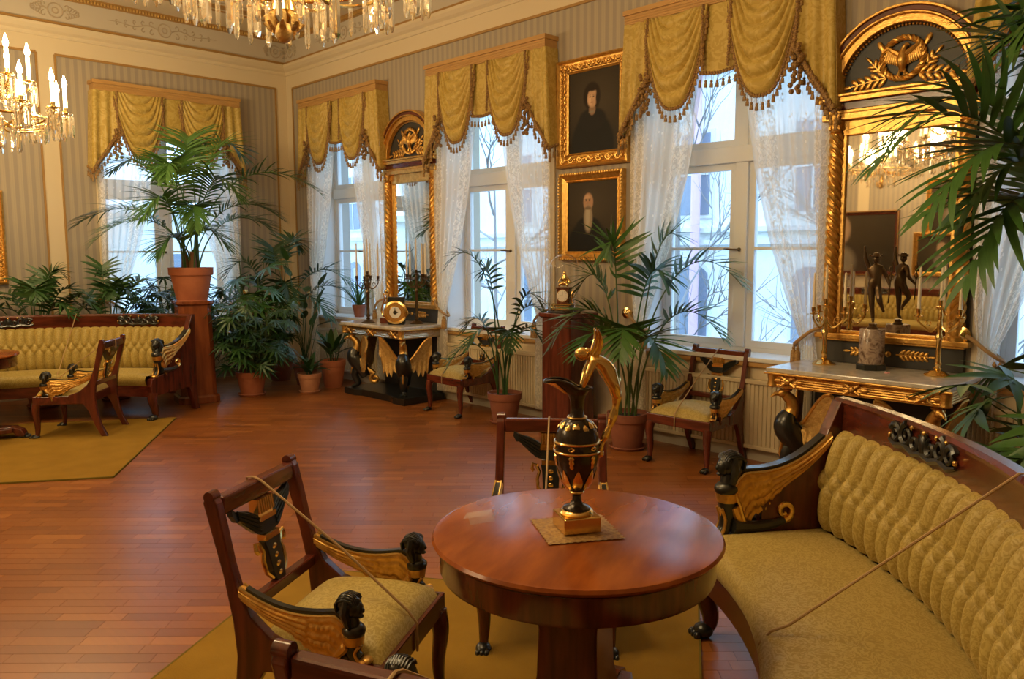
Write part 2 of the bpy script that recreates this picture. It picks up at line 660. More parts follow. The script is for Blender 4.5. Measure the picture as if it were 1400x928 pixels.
def wall_with_openings(name, m, length0, length1, centres, T, label):
    g = G(T)
    e = [length0]
    for c in centres:
        e += [c - HW, c + HW]
    e.append(length1)
    for i in range(0, len(e), 2):
        g.box((e[i], 0, 0), (e[i + 1], TH, RZ))
    for c in centres:
        g.box((c - HW, 0, 0), (c + HW, TH, Z0 - 0.04))
        g.box((c - HW, 0, Z1), (c + HW, TH, RZ))
    return struct(g.done(name, m, smooth=False), label, 'wall')


TW = Matrix.Identity(4)                                    # window wall: x along, outward +y
TL = Matrix.Rotation(PI / 2, 4, 'Z')                       # left wall: local x -> +y, outward -> -x
WALLN = wallpaper('window_wall_paper', 0, [(0.168, 12.8)])
WALLW = wallpaper('left_wall_paper', 1, [(-2.81, -0.165), (-6.2, -2.997), (-9.0, -6.4)])
WALLS = wallpaper('opposite_wall_paper', 0, [(0.2, 4.0), (4.2, 8.8), (9.0, 12.8)])
WALLE = wallpaper('end_wall_paper', 1, [(-8.9, -4.7), (-4.5, -0.2)])
wall_with_openings('wall_north', WALLN, -TH, RX, WC, TW, 'long window wall with grey and beige striped wallpaper')
wall_with_openings('wall_west', WALLW, RY, 0.0, [LWC], TL, 'left end wall with striped wallpaper fields between cream strips')
struct(G().box((0, RY - 0.3, 0), (RX, RY, RZ)).done('wall_south', WALLS, smooth=False), 'striped wall across the room, seen only in the mirror', 'wall')
struct(G().box((RX, RY, 0), (RX + 0.3, 0, RZ)).done('wall_east', WALLE, smooth=False), 'striped end wall behind the viewer', 'wall')
ceil = struct(G().box((-0.5, RY - 0.3, RZ), (RX + 0.3, 0.5, RZ + 0.2)).done('ceiling', CEIL, smooth=False), 'pale cream ceiling with ochre painted borders', 'ceiling')


def rect_run(name, mt, a, b, z0, z1, parent=None):
    """a square ring inside the room, a..b metres from the walls"""
    g = G()
    g.box((a, RY + a, z0), (b, -a, z1))
    g.box((RX - b, RY + a, z0), (RX - a, -a, z1))
    g.box((b, -b, z0), (RX - b, -a, z1))
    g.box((b, RY + a, z0), (RX - b, RY + b, z1))
    return g.done(name, mt, parent, smooth=False)


for a, b, mt in ((0.62, 0.66, OCHRE), (0.74, 0.86, OCHRE), (0.95, 0.975, GRISAILLE), (1.5, 1.53, OCHRE)):
    rect_run('border_strip', mt, a, b, RZ - 0.012, RZ + 0.01, ceil)


def profile_run(name, mt, prof, label):
    """moulding profile (depth from wall, height) mitred round the four walls"""
    g = G()
    cs = [(0, 0, 1, -1), (RX, 0, -1, -1), (RX, RY, -1, 1), (0, RY, 1, 1)]
    n = len(prof)
    vs = [(cx + sx * d, cy + sy * d, z) for cx, cy, sx, sy in cs for d, z in prof]
    fs = []
    for k in range(4):
        k2 = (k + 1) % 4
        for i in range(n):
            j = (i + 1) % n
            fs.append((k * n + i, k2 * n + i, k2 * n + j, k * n + j))
    g.add(vs, fs)
    return struct(g.done(name, mt, smooth=False), label, 'moulding')


profile_run('trim_1', CREAM, [(0, 3.97), (0.012, 3.97), (0.02, 3.99), (0.02, 4.01), (0.05, 4.035), (0.075, 4.07), (0.08, 4.10), (0, 4.10)], 'cream cornice moulding below the painted frieze')
profile_run('trim_2', OCHRE, [(0, 4.10), (0.05, 4.10), (0.055, 4.115), (0.05, 4.135), (0, 4.135)], 'ochre gilt line on top of the cream cornice')
frz = profile_run('trim_3', FRIEZE, [(0, 4.135), (0.015, 4.135), (0.015, 4.40), (0, 4.40)], 'grey beige painted frieze under the ceiling')
profile_run('trim_4', OCHRE, [(0, 4.39), (0.03, 4.39), (0.05, 4.42), (0.05, RZ), (0, RZ)], 'gilded rope moulding where the frieze meets the ceiling')
gb = G()
for i in range(170):
    gb.ball((0.05, -0.03 - i * 0.035, 4.415), (0.016, 0.014, 0.02), 6, 4)
for i in range(300):
    gb.ball((0.03 + i * 0.035, -0.05, 4.415), (0.014, 0.016, 0.02), 6, 4)
beads = gb.done('rope_beads', GOLDMAT, frz)
beads['kind'] = 'stuff'


def scrollwork(c, along, sign=1, length=0.55):
    """painted acanthus spray on the frieze: centre rosette and leafy scrolls (raised a few mm)"""
    def P(a, z):
        return (0.018, c + a, z) if along == 'y' else (c + a, -0.018, z)
    zc = 4.265
    g = G()
    g.tube([P(0.075 * math.cos(t), zc + 0.075 * math.sin(t)) for t in np.linspace(0, 2 * PI, 20, endpoint=False)], 0.008, 5, True)
    g.tube([P(0.03 * math.cos(t), zc + 0.03 * math.sin(t)) for t in np.linspace(0, 2 * PI, 12, endpoint=False)], 0.008, 5, True)
    for s in (-1, 1):
        pts = [P(s * (0.09 + length * t), zc + 0.03 * math.sin(t * 9) * (1 - t)) for t in np.linspace(0, 1, 16)]
        g.tube(pts, [0.008 * (1 - 0.6 * i / 15) for i in range(16)], 5)
        for k in range(5):
            t = 0.08 + k * 0.18
            for q in (-1, 1):
                sp = spiral(s * (0.1 + length * t), zc + q * 0.05 * (1.15 - t), 0.035 * (1.2 - t), 0.006, -q * PI / 2, s * q * 0.8, 9)
                g.tube([P(a, z) for a, z in sp], 0.006, 4)
    return g.done('painted_scroll', GRISAILLE, frz)


for yy in (-1.6, -4.4):
    scrollwork(yy, 'y')
scrollwork(-2.78, 'y', length=0.16)
scrollwork(-0.16, 'y', length=0.06)
for xx in (0.16,):
    scrollwork(xx, 'x', length=0.06)
for xx in (1.45, 4.1):
    scrollwork(xx, 'x')

# gilt edges of the wallpaper fields
g = G()
for z in (3.79, 0.86):
    for a, b in ((-2.81, -0.165), (-6.2, -2.997), (-9.0, -6.4)):
        g.box((0, a, z - 0.012), (0.014, b, z + 0.012))
for y in (-2.81, -0.165, -2.997, -6.2, -6.4):
    g.box((0, y - 0.01, 0.86), (0.013, y + 0.01, 3.79))
struct(g.done('trim_5', OCHRE, smooth=False), 'ochre fillet framing the wallpaper on the left wall', 'moulding')
g = G()
g.box((0.168, -0.014, 3.778), (12.8, 0, 3.802))
g.box((0.158, -0.013, 0.86), (0.178, 0, 3.79))
struct(g.done('trim_6', OCHRE, smooth=False), 'ochre fillet framing the wallpaper on the window wall', 'moulding')
g = G()
g.box((0, RY, 0.80), (0.03, LWC - 0.9, 0.84)).box((0, LWC + 0.9, 0.80), (0.03, 0, 0.84))
struct(g.done('trim_7', CREAM, smooth=False, bevel=0.006), 'cream dado rail on the left wall', 'moulding')
for nm, bx, lab in (('baseboard_north', ((0, -0.025, 0), (RX, 0, 0.12)), 'grey skirting board along the window wall'),
                    ('baseboard_west', ((0, RY, 0), (0.025, 0, 0.12)), 'grey skirting board along the left wall')):
    struct(G().box(*bx).done(nm, SKIRT, smooth=False), lab, 'skirting')

# ------------------------------------------------------------------ parquet floor
floor = struct(G().box((-0.5, RY - 0.3, -0.2), (RX + 0.3, 0.5, -0.012)).done('floor', mat('parquet_joint', (0.05, 0.018, 0.008), 0.7), smooth=False),
               'reddish brown polished parquet floor laid diagonally', 'floor')
PL, PW = 0.29, 0.072
ang = R(45.5)
ca, sa = math.cos(ang), math.sin(ang)
rng = random.Random(3)
planks = []
for r in range(-140, 170):
    off = rng.random() * PL
    v = r * PW
    for q in range(-60, 80):
        u = q * PL + off
        x, y = 6 + u * ca - v * sa, -4.5 + u * sa + v * ca
        if -0.1 < x < RX + 0.05 and RY - 0.05 < y < 0.12:
            planks.append((x, y))


def seen(x, y):
    d = Vector((x - 9.981, y + 5.551, -1.6))
    z = d.dot(fw)
    if z < 0.5:
        return None
    px, py = 700 + 1083 * d.dot(r2) / z, 464 - 1083 * d.dot(u2) / z
    ex, ey = x - 7.287, y + 4.461
    e1, e2 = ex * math.cos(R(33)) + ey * math.sin(R(33)), -ex * math.sin(R(33)) + ey * math.cos(R(33))
    if -0.25 < e1 < 2.6 and -1.15 < e2 < 1.15:
        return None
    if px < -20 or px > 1420 or py < 0 or py > 950:
        return None
    return z


vis = sorted((z, p) for z, p in ((seen(*p), p) for p in planks) if z)
near = set(p for z, p in vis[:296])
gp = G().box((-PL / 2 + 0.0008, -PW / 2 + 0.0008, -0.012), (PL / 2 - 0.0008, PW / 2 - 0.0008, 0))
src = None
PM, PMS = plank_mat('parquet_plank_single', True), plank_mat('parquet_plank', False)
gs = G()
for x, y in planks:
    if (x, y) in near:
        if src is None:
            src = gp.done('plank', PM, floor, smooth=False, loc=(x, y, 0), rotz=ang)
        else:
            o = linked(src, floor)
            o.location = (x, y, 0)
            o.rotation_euler = (0, 0, ang)
    else:
        h1, h2 = PL / 2 - 0.0008, PW / 2 - 0.0008
        vs = [(x + a * ca - b * sa, y + a * sa + b * ca, z) for z in (-0.012, 0) for a, b in ((-h1, -h2), (h1, -h2), (h1, h2), (-h1, h2))]
        gs.add(vs, [(4, 5, 6, 7), (0, 1, 5, 4), (1, 2, 6, 5), (2, 3, 7, 6), (3, 0, 4, 7)])
o = gs.done('parquet_planks', PMS, floor, smooth=False)
o['kind'] = 'stuff'

# ------------------------------------------------------------------ windows
def window(n, T, label):
    """casement window in its reveal; local x across, +y outward"""
    yf = 0.26
    root = struct(thing('window_%d' % n, label, 'window'), label, 'window')
    root.matrix_world = T
    root['kind'] = 'structure'
    g = G()
    for s in (-1, 1):
        g.box((s * HW - 0.04 if s > 0 else -HW, yf, Z0), (HW if s > 0 else -HW + 0.04, yf + 0.1, Z1))
        a, b = sorted((s * HW, s * (HW - 0.012)))
        g.box((a, 0.0, Z0), (b, yf, Z1))
    g.box((-HW, yf, Z1 - 0.05), (HW, yf + 0.1, Z1)).box((-HW, yf, Z0), (HW, yf + 0.1, Z0 + 0.035))
    g.done('window_frame', WHITEP, root, smooth=False)
    G().box((-0.055, yf - 0.02, Z0 + 0.035), (0.055, yf + 0.09, 2.31)).done('mullion', WHITEP, root, smooth=False, bevel=0.006)
    G().box((-HW + 0.04, yf - 0.03, 2.31), (HW - 0.04, yf + 0.11, 2.44)).done('transom', WHITEP, root, smooth=False, bevel=0.006)
    G().box((-0.035, yf, 2.44), (0.035, yf + 0.08, Z1 - 0.05)).done('upper_mullion', WHITEP, root, smooth=False)
    for s in (-1, 1):
        x0, x1 = (0.055, HW - 0.04) if s > 0 else (-HW + 0.04, -0.055)
        for za, zb in ((Z0 + 0.035, 2.31), (2.44, Z1 - 0.05)):
            xa, xb = (x0, x1) if za < 2 else ((0.035, HW - 0.04) if s > 0 else (-HW + 0.04, -0.035))
            t = 0.055
            g = G().box((xa, yf + 0.01, za), (xa + t, yf + 0.06, zb)).box((xb - t, yf + 0.01, za), (xb, yf + 0.06, zb))
            g.box((xa + t, yf + 0.01, za), (xb - t, yf + 0.06, za + t)).box((xa + t, yf + 0.01, zb - t), (xb - t, yf + 0.06, zb))
            if za < 2:
                g.box((xa + t, yf + 0.015, 1.615), (xb - t, yf + 0.05, 1.64))
            sash = g.done('sash', WHITEP, root, smooth=False)
            for pa, pb in ((za + t, 1.615), (1.64, zb - t)) if za < 2 else ((za + t, zb - t),):
                G().box((xa + t, yf + 0.03, pa), (xb - t, yf + 0.034, pb)).done('pane', GLASS, sash, smooth=False)
    G().tube([(0.0, yf - 0.035, 1.62), (-0.05, yf - 0.04, 1.62), (-0.13, yf - 0.04, 1.625)], 0.008, 6).ball((0, yf - 0.03, 1.62), 0.016, 8, 6).done('handle', BRONZE, root)
    g = G().box((-HW, -0.055, Z0 - 0.035), (HW, yf, Z0))
    for s in (-1, 1):
        a, b = sorted((s * HW, s * (HW + 0.06)))
        g.box((a, -0.055, Z0 - 0.035), (b, -0.0005, Z0))
    g.done('sill', WHITEP, root, smooth=False, bevel=0.006)
    G().box((-HW - 0.06, -0.04, Z0 - 0.075), (HW + 0.06, 0, Z0 - 0.035)).done('sill_moulding', PINE, root, smooth=False, bevel=0.01)
    g = G()
    for s in (-1, 1):
        a, b = sorted((s * HW, s * (HW + 0.085)))
        g.box((a, -0.022, Z0), (b, 0, Z1 + 0.08))
    g.box((-HW, -0.022, Z1), (HW, 0, Z1 + 0.08))
    g.done('casing', CREAM, root, smooth=False, bevel=0.008)
    return root


def radiator(T, label):
    root = thing('radiator', label, 'radiator', group='radiators under the windows')
    root.matrix_world = T
    g = G()
    n = 40
    pts = []
    for i in range(n):
        x = -0.70 + 1.40 * i / n
        for dx, dy in ((0, -0.075), (0.018, -0.075), (0.022, -0.066), (0.031, -0.066)):
            pts.append((x + dx, dy))
    pts += [(0.70, -0.075), (0.70, -0.03), (-0.70, -0.03)]
    g.prism(pts, 0.13, 0.60, lambda a, b, t: (a, b, t))
    g.done('ribbed_panel', RADI, root, smooth=False)
    G().box((-0.72, -0.085, 0.60), (0.72, -0.028, 0.635)).box((-0.72, -0.085, 0.10), (0.72, -0.028, 0.13)).done('rail', RADI, root, smooth=False, bevel=0.006)
    G().tube([(0.76, -0.05, 0.0), (0.76, -0.05, 0.5), (0.755, -0.05, 0.62), (0.72, -0.05, 0.62)], 0.011, 8).done('pipe', RADI, root)
    G().lathe([(0.012, 0), (0.02, 0.01), (0.02, 0.05), (0.012, 0.06)], 8, (0.76, -0.05, 0.10)).done('valve', BRASS, root)
    return root


winT = [Matrix.Translation((c, 0, 0)) for c in WC]
leftT = Matrix.Translation((0, LWC, 0)) @ TL
names = ['corner', 'second from the corner', 'third from the corner', 'fourth from the corner']
for i, T in enumerate(winT):
    window(i + 1, T, 'white casement window in the window wall, %s' % names[i])
    radiator(T, 'cream ribbed radiator below the %s window of the long wall' % ['first', 'second', 'third', 'fourth'][i])
window(5, leftT, 'white casement window in the left wall behind the tall potted palm')
radiator(leftT, 'cream ribbed radiator below the window of the left wall')

# ------------------------------------------------------------------ outside
bld = thing('building', 'pale stone building across the street seen through the windows', 'building', (0, 9.0, 0))
G().box((-16, 0, -6), (18, 1.0, 14)).done('wall', FACADE, bld, smooth=False)
for z in (1.75, 2.0, -0.35, 5.2):
    G().box((-16, -0.14, z), (18, 0, z + 0.10)).done('ledge', LEDGE, bld, smooth=False)
for bx in np.arange(-14.6, 17, 2.55):
    for zb, zt, arch in ((-0.3, 1.15, True), (2.3, 4.1, False), (-3.6, -1.4, True)):
        hw = 0.42
        pts = [(bx - hw, zb), (bx + hw, zb), (bx + hw, zt)]
        if arch:
            pts += [(bx + hw * math.cos(t), zt + hw * 0.6 * math.sin(t)) for t in np.linspace(0.3, PI - 0.3, 7)]
        pts += [(bx - hw, zt)]
        wn = G().prism(pts, -0.05, 0.02, lambda a, b, t: (a, t, b)).done('window', LEDGE, bld, smooth=False)
        s_ = 0.82
        cz = (zb + zt) / 2
        G().prism([(bx + (a - bx) * s_, cz + (b - cz) * 0.92) for a, b in pts], -0.065, -0.03, lambda a, b, t: (a, t, b)).done('pane', DARKWIN, wn, smooth=False)
        G().box((bx - 0.02, -0.085, zb + 0.06), (bx + 0.02, -0.066, zt - 0.03)).box((bx - hw * s_, -0.085, cz - 0.02), (bx + hw * s_, -0.066, cz + 0.02)).done('glazing_bar', LEDGE, wn, smooth=False)
tag(G().tube([(0.85, 8.74, -6), (0.85, 8.74, 12)], 0.10, 10).done('downpipe', PINKP), 'pale pink drainpipe on the facade across the street', 'pipe')
b2 = thing('building', 'pale building west of the house beyond the left window', 'building', (-11, 0, 0))
G().box((-1, -14, -6), (0, 7, 2.6)).done('wall', FACADE, b2, smooth=False)
for yy in np.arange(-12, 6, 2.4):
    G().box((-0.02, yy, -0.2), (0.03, yy + 0.9, 1.6)).done('window', DARKWIN, b2, smooth=False)
G().box((-1.2, -14.2, 2.6), (0.25, 7.2, 2.8)).done('roof_edge', LEDGE, b2, smooth=False)
struct(G().box((-30, -30, -6.2), (40, 40, -6)).done('street', ASPHALT, smooth=False), 'wet grey street below the windows', 'street')


def bare_tree(loc, seed, label, h=9.0):
    rg = random.Random(seed)
    root = thing('bare_tree', label, 'tree', loc)
    g = G()
    g.tube([(0, 0, 0), (0.08, 0, h * 0.3), (-0.05, 0.1, h * 0.55), (0.02, 0, h)], [0.10, 0.075, 0.05, 0.015], 8)
    g.done('trunk', BRANCHM, root)
    g = G()

    def br(p, d, l, r, lev):
        pts = [p]
        q = Vector(p)
        dd = Vector(d)
        for k in range(4):
            dd = (dd + Vector((rg.uniform(-.25, .25), rg.uniform(-.25, .25), rg.uniform(-.1, .25)))).normalized()
            q = q + dd * l / 4
            pts.append(tuple(q))
            if lev < 3 and k > 0:
                for _ in range(2):
                    br(tuple(q), dd + Vector((rg.uniform(-.9, .9), rg.uniform(-.7, .7), rg.uniform(-.5, .6))), l * 0.6, r * 0.55, lev + 1)
        g.tube(pts, [r, r * .85, r * .7, r * .5, r * .25], 4)
    for i in range(11):
        z = h * (0.42 + 0.05 * i)
        a = i * 2.4
        br((0, 0, z), (math.cos(a), math.sin(a) * 0.6, 0.35), 1.6, 0.024, 1)
    o = g.done('branches', BRANCHM, root)
    return root


bare_tree((3.2, 4.6, -6.0), 2, 'bare street tree outside the third window of the long wall')
bare_tree((-0.6, 4.4, -6.0), 5, 'bare street tree outside the second window of the long wall')
bare_tree((6.6, 5.2, -6.0), 9, 'bare street tree outside the fourth window, right of the others')

# ------------------------------------------------------------------ pelmets, valances, curtains
def ruffle_curve(g, pts, r=0.016, n=6):
    P = smooth_path(pts, max(8, len(pts) * 6))
    L = sum((P[i + 1] - P[i]).length for i in range(len(P) - 1))
    P = resample(P, max(6, int(L / 0.024)))
    for i, p in enumerate(P):
        g.ball(p, (r * (0.8 + 0.3 * (i % 2)), r * 0.8, r), n, 4)


TASSEL = None


def valance(T, pel_label, val_label, fine):
    global TASSEL
    p = G().box((-0.86, -0.17, 3.44), (0.86, 0, 3.54)).box((-0.875, -0.185, 3.515), (0.875, 0, 3.555))
    for k in range(3):
        p.box((-0.866, -0.176, 3.452 + 0.02 * k), (0.866, -0.168, 3.462 + 0.02 * k))
    po = p.done('curtain_pelmet', PINE, smooth=False, bevel=0.003)
    po.matrix_world = T
    tag(po, pel_label, 'pelmet', 'pelmets over the windows')
    root = thing('valance', val_label, 'valance', group='swagged valances over the windows')
    root.matrix_world = T
    zt = 3.445

    def swag(x0, x1, zb, nm='swag'):
        c, hw = (x0 + x1) / 2, (x1 - x0) / 2

        def fn(u, v, s):
            a = 2 * u - 1
            wv = hw * (0.45 + 0.63 * min(1, v * 1.3) ** 0.8)
            sag = (zt - zb) * (v ** 0.9)
            shape = (1 - abs(a) ** 2.9)
            x = c + wv * a * (1 - 0.10 * shape * v)
            z = zt - sag * shape - 0.02 * v * 0
            fold = 1 - 2 * abs(math.sin(v ** 0.85 * PI * 6.0 + 0.4 * a)) ** 0.7
            y = -0.165 - 0.055 * math.sin(PI * u) * math.sin(PI * min(1, v * 1.02)) + 0.021 * fold * (0.35 + 0.65 * shape) - 0.012 * v
            return (x, y + s * 0.003, z)
        o = G().shell(fn, 24, 54).done(nm, VALCLOTH, root, ang=80)
        edge = [(c + hw * 1.08 * a * (1 - 0.10 * (1 - abs(a) ** 2.9)), -0.19 + 0.02 * abs(a), zt - (zt - zb) * (1 - abs(a) ** 2.9)) for a in np.linspace(-0.97, 0.97, 31)]
        return edge

    e1 = swag(-0.64, -0.10, 2.715)
    e2 = swag(0.10, 0.64, 2.715)
    # flat centre panel
    G().shell(lambda u, v, s: (-0.15 + 0.30 * u, -0.15 + 0.004 * math.sin(u * 9) + s * 0.003, lerp(zt, 2.935 + 0.02 * abs(2 * u - 1), v)), 10, 4).done('centre_panel', VALCLOTH, root)
    e3 = [(-0.15 + 0.3 * t, -0.155, 2.935 + 0.02 * abs(2 * t - 1)) for t in np.linspace(0, 1, 8)]
    edges = [e1, e2, e3]
    for s in (-1, 1):
        def tail(u, v, sd, s=s):
            zb = lerp(2.96, 2.52, u)
            x = s * (0.60 + (0.27 + 0.05 * v) * u)
            y = -0.165 - 0.022 * math.sin(u * 2 * PI * 2.5) * (0.4 + 0.6 * v)
            return (x, y + sd * 0.003, lerp(zt, zb, v))
        G().shell(tail, 30, 8).done('tail', VALCLOTH, root, ang=80)
        edges.append([tail(t, 1, 0) for t in np.linspace(0, 1, 12)])

        def ret(u, v, sd, s=s):
            return (s * (0.87 + 0.05 * v) + sd * 0.003, lerp(-0.16, -0.01, u), lerp(zt, 2.55 + 0.05 * u, v))
        G().shell(ret, 4, 6).done('side_return', VALCLOTH, root)
        edges.append([ret(t, 1, 0) for t in np.linspace(0, 1, 5)])
    gf = G()
    for e in edges:
        ruffle_curve(gf, e, 0.017, 6)
    for x in (-0.625, -0.115, 0.115, 0.625):
        ruffle_curve(gf, [(x, -0.185, zt - 0.01), (x * 1.01, -0.188, 3.2), (x + (0.01 if x < 0 else -0.01), -0.19, 2.98)], 0.017, 5)
    for s in (-1, 1):
        ruffle_curve(gf, [(s * (0.62 + 0.28 * t), -0.185, lerp(2.99, 2.57, t)) for t in np.linspace(0, 1, 6)], 0.022, 6)
    for s in (-1, 1):          # gathered choux where the tails meet the swags
        for k in range(26):
            gf.ball((s * (0.64 + 0.035 * math.sin(k * 2.3)), -0.195 + 0.02 * math.cos(k * 3.1), 3.02 - k * 0.013), 0.02, 5, 4)
    fr = gf.done('ruffled_fringe', FRINGE, root)
    ft = G()
    cnt = 0
    for e in edges:
        P = smooth_path(e, 80)
        L = sum((P[i + 1] - P[i]).length for i in range(80))
        for q in resample(P, max(3, int(L / 0.046))):
            prof = [(0.0015, -0.004), (0.0015, -0.05), (0.009, -0.054), (0.011, -0.064), (0.007, -0.07), (0.012, -0.078), (0.014, -0.105), (0.006, -0.107)]
            if fine:
                if TASSEL is None:
                    TASSEL = G().lathe(prof, 7).done('tassel', TASSELM, root, loc=q)
                else:
                    linked(TASSEL, root, loc=q)
                cnt += 1
            else:
                ft.lathe(prof, 5, q)
    if not fine:
        t = ft.done('tassel_fringe', TASSELM, root)
        t['kind'] = 'stuff'
    return root


def curtains(T, lab):
    for s, nm in ((-1, 'left'), (1, 'right')):
        def fn(u, v, s=s):
            z = lerp(3.40, 0.10, v)
            xin = interp([0.1, 0.8, 0.98, 1.3, 1.7, 2.2, 2.8, 3.4], [0.66, 0.67, 0.685, 0.56, 0.42, 0.29, 0.19, 0.12], z)
            xout = interp([0.1, 0.8, 0.98, 1.25, 1.6, 3.4], [0.84, 0.82, 0.79, 0.83, 0.85, 0.85], z)
            x = lerp(xout, xin, u)
            amp = interp([0.1, 0.98, 1.6, 3.4], [0.016, 0.014, 0.018, 0.020], z)
            y = -0.085 + amp * math.sin(u * 2 * PI * 6.5 + 0.3 * math.sin(z * 2)) + 0.006 * math.sin(u * 41 + z)
            return (s * x, y, z)
        o = G().grid(fn, 84, 56, uv=True).done('sheer_curtain', SHEER, ang=180)
        o.matrix_world = T
        tag(o, 'tied back white lace curtain, %s panel of the %s' % (nm, lab), 'curtain', 'tied back sheer curtains')
        t = thing('curtain_tieback', 'gold cord tieback with rosette, %s side, %s' % (nm, lab), 'tieback', group='tiebacks of the sheer curtains')
        t.matrix_world = T
        loop = [(s * 0.885, -0.05, 1.08), (s * 0.80, -0.125, 1.05), (s * 0.72, -0.135, 0.99), (s * 0.655, -0.10, 0.94), (s * 0.652, -0.06, 0.93), (s * 0.72, -0.045, 0.98), (s * 0.80, -0.045, 1.03), (s * 0.885, -0.045, 1.08)]
        G().tube(smooth_path(loop, 28), 0.013, 7).done('cord', CORD, t)
        for k in range(2):
            G().lathe([(0.004, 0), (0.014, -0.02), (0.010, -0.03), (0.020, -0.05), (0.024, -0.14), (0.01, -0.142)], 10, (s * (0.655 + 0.03 * k), -0.115, 0.93)).done('tassel', TASSELM, t)
        M = Matrix.Translation((s * 0.885, 0, 1.08)) @ Matrix.Rotation(PI / 2, 4, 'X')
        G(M).lathe([(0.012, 0.0), (0.012, 0.05), (0.045, 0.055), (0.048, 0.07), (0.03, 0.075), (0.028, 0.085), (0.014, 0.09), (0.012, 0.10), (0.004, 0.103)], 20).done('rosette', BRASS, t)


for i, T in enumerate(winT):
    nm = ['first window from the corner', 'second window from the corner', 'third window from the corner', 'fourth window from the corner'][i]
    valance(T, 'light oak pelmet board over the %s' % nm, 'gold silk swagged valance with tassels over the %s' % nm, i in (2,))
    curtains(T, nm)
valance(leftT, 'light oak pelmet board over the window of the left wall', 'gold silk swagged valance with tassel fringe over the left wall window', False)
curtains(leftT, 'left wall window')
# ------------------------------------------------------------------ carved winged arms (chairs and sofas)
def sphinx_arm(parent, F, sb, sf, zb, zf, zbase, k, lateral, name='arm'):
    """gold wing running back along the arm, black sphinx bust in front, gold lion leg below.
    F(s, z, t): s forward, z up, t sideways; k = scale of head and wing"""
    th = lateral

    def wing(u, v, sd):
        s_ = lerp(sb, sf, u)
        top = lerp(zb, zf, u ** 0.8) - (0.022 if zb <= zf + 0.03 else 0.035) * k * math.sin(PI * min(1, u * 1.1)) * (1 if u < 0.9091 else 0)
        if u > 0.86:
            top -= 0.045 * k * ((u - 0.86) / 0.14) ** 2
        dep = (0.045 + 0.055 * u + 0.055 * smooth_step(u, 0.40, 0.85)) * k + (0.004 * k * math.sin(u * 70) * v if u > 0.5 else 0)
        z = top - dep * v
        s_ -= 0.055 * k * (v - 0.3) * u ** 3
        ridge = (0.006 * abs(math.sin(v * PI * 5 + u * 1.5)) if u < 0.66 else 0.0055 * abs(math.sin(v * PI * 4.5)) * (0.4 + abs(math.sin(u * 62 + (PI / 2 if int(v * 4.5) % 2 else 0))))) * k * min(1, v * 6)
        half = th * (0.55 + 0.35 * math.sin(PI * min(1, v * 0.9 + 0.1))) + ridge
        return F(s_, z, sd * half)
    w_ = G().shell(wing, 60, 24).done(name + '_wing', GOLD, parent, ang=50)
    # black top band with gold rims
    P = [wing(u, 0, 0) for u in np.linspace(0.05, 0.93, 18)]
    L = [wing(u, 0.02, 1) for u in np.linspace(0.0, 1.0, 20)]
    Q = [wing(u, 0.02, -1) for u in np.linspace(0.0, 1.0, 20)]
    up_ = 0.006 * k
    G().shell(lambda u, v, sd: tuple(Vector(wing(0.06 + 0.88 * u, 0, lerp(-0.8, 0.8, v))) + Vector((0, 0, up_ * (1 + sd)))), 22, 2).done(name + '_top_band', BLACK, w_)
    for sd, E in ((1, L), (-1, Q)):
        G().tube(E + [wing(1, v, sd * 1.1) for v in np.linspace(0.1, 1, 8)], 0.0065 * k, 6).done(name + '_rim', BRASS, w_)
    # bust: head with lappets, face, shoulders
    hz = zf + 0.035 * k
    hs = sf + 0.02 * k
    g = G()
    c0 = F(hs, hz, 0)
    rr = 0.036 * k
    g.ball(c0, (rr * 1.05, rr * 1.05, rr * 1.12), 14, 10)
    g.ball(F(hs + rr * 0.55, hz - rr * 0.25, 0), (rr * 0.72, rr * 0.72, rr * 0.85), 12, 8)      # face
    g.ball(F(hs + rr * 1.22, hz - rr * 0.28, 0), (rr * 0.2, rr * 0.2, rr * 0.26), 8, 6)          # nose
    g.ball(F(hs + rr * 1.0, hz - rr * 0.85, 0), (rr * 0.3, rr * 0.3, rr * 0.2), 8, 6)            # chin
    for s in (-1, 1):
        g.ball(F(hs + rr * 0.95, hz - rr * 0.05, s * rr * 0.33), rr * 0.15, 6, 5)                # eyes
        g.tube([F(hs - rr * 0.1, hz + rr * 0.7, s * rr * 0.7), F(hs - rr * 0.15, hz - rr * 0.4, s * rr * 1.05), F(hs + rr * 0.1, hz - rr * 1.7, s * rr * 0.85)], [rr * 0.4, rr * 0.5, rr * 0.3], 8)
    g.ball(F(hs - rr * 0.25, hz + rr * 0.30, 0), (rr * 1.12, rr * 1.12, rr * 0.95), 14, 9)            # hair cap
    for i in range(9):                                                                           # hair waves
        a = -0.92 + 0.23 * i
        g.tube([F(hs + rr * (0.84 - 0.25 * abs(a)), hz + rr * 0.45, rr * a), F(hs + rr * 0.45, hz + rr * (1.0 - 0.3 * a * a), rr * a), F(hs - rr * 0.25, hz + rr * (1.25 - 0.42 * a * a), rr * a), F(hs - rr * 0.95, hz + rr * (0.95 - 0.35 * a * a), rr * a), F(hs - rr * 1.28, hz + rr * 0.3, rr * a * 0.85), F(hs - rr * 1.15, hz - rr * 0.5, rr * a * 0.8)], rr * 0.115, 6)
    g.tube([F(hs, hz - rr * 0.8, 0), F(hs + rr * 0.1, hz - rr * 1.9, 0)], [rr * 0.62, rr * 0.8], 10)
    g.ball(F(hs + rr * 0.25, hz - rr * 2.35, 0), (rr * 1.15, rr * 1.15, rr * 0.8), 12, 8)
    g.done('sphinx_head', BLACK, w_)
    cz = hz - rr * 3.1
    g = G().tube([F(hs + rr * 0.15, cz + rr * 0.45, 0), F(hs + rr * 0.15, cz - rr * 0.45, 0)], [rr * 1.12, rr * 0.98], 14)
    g.done('gold_collar', GOLD, w_)
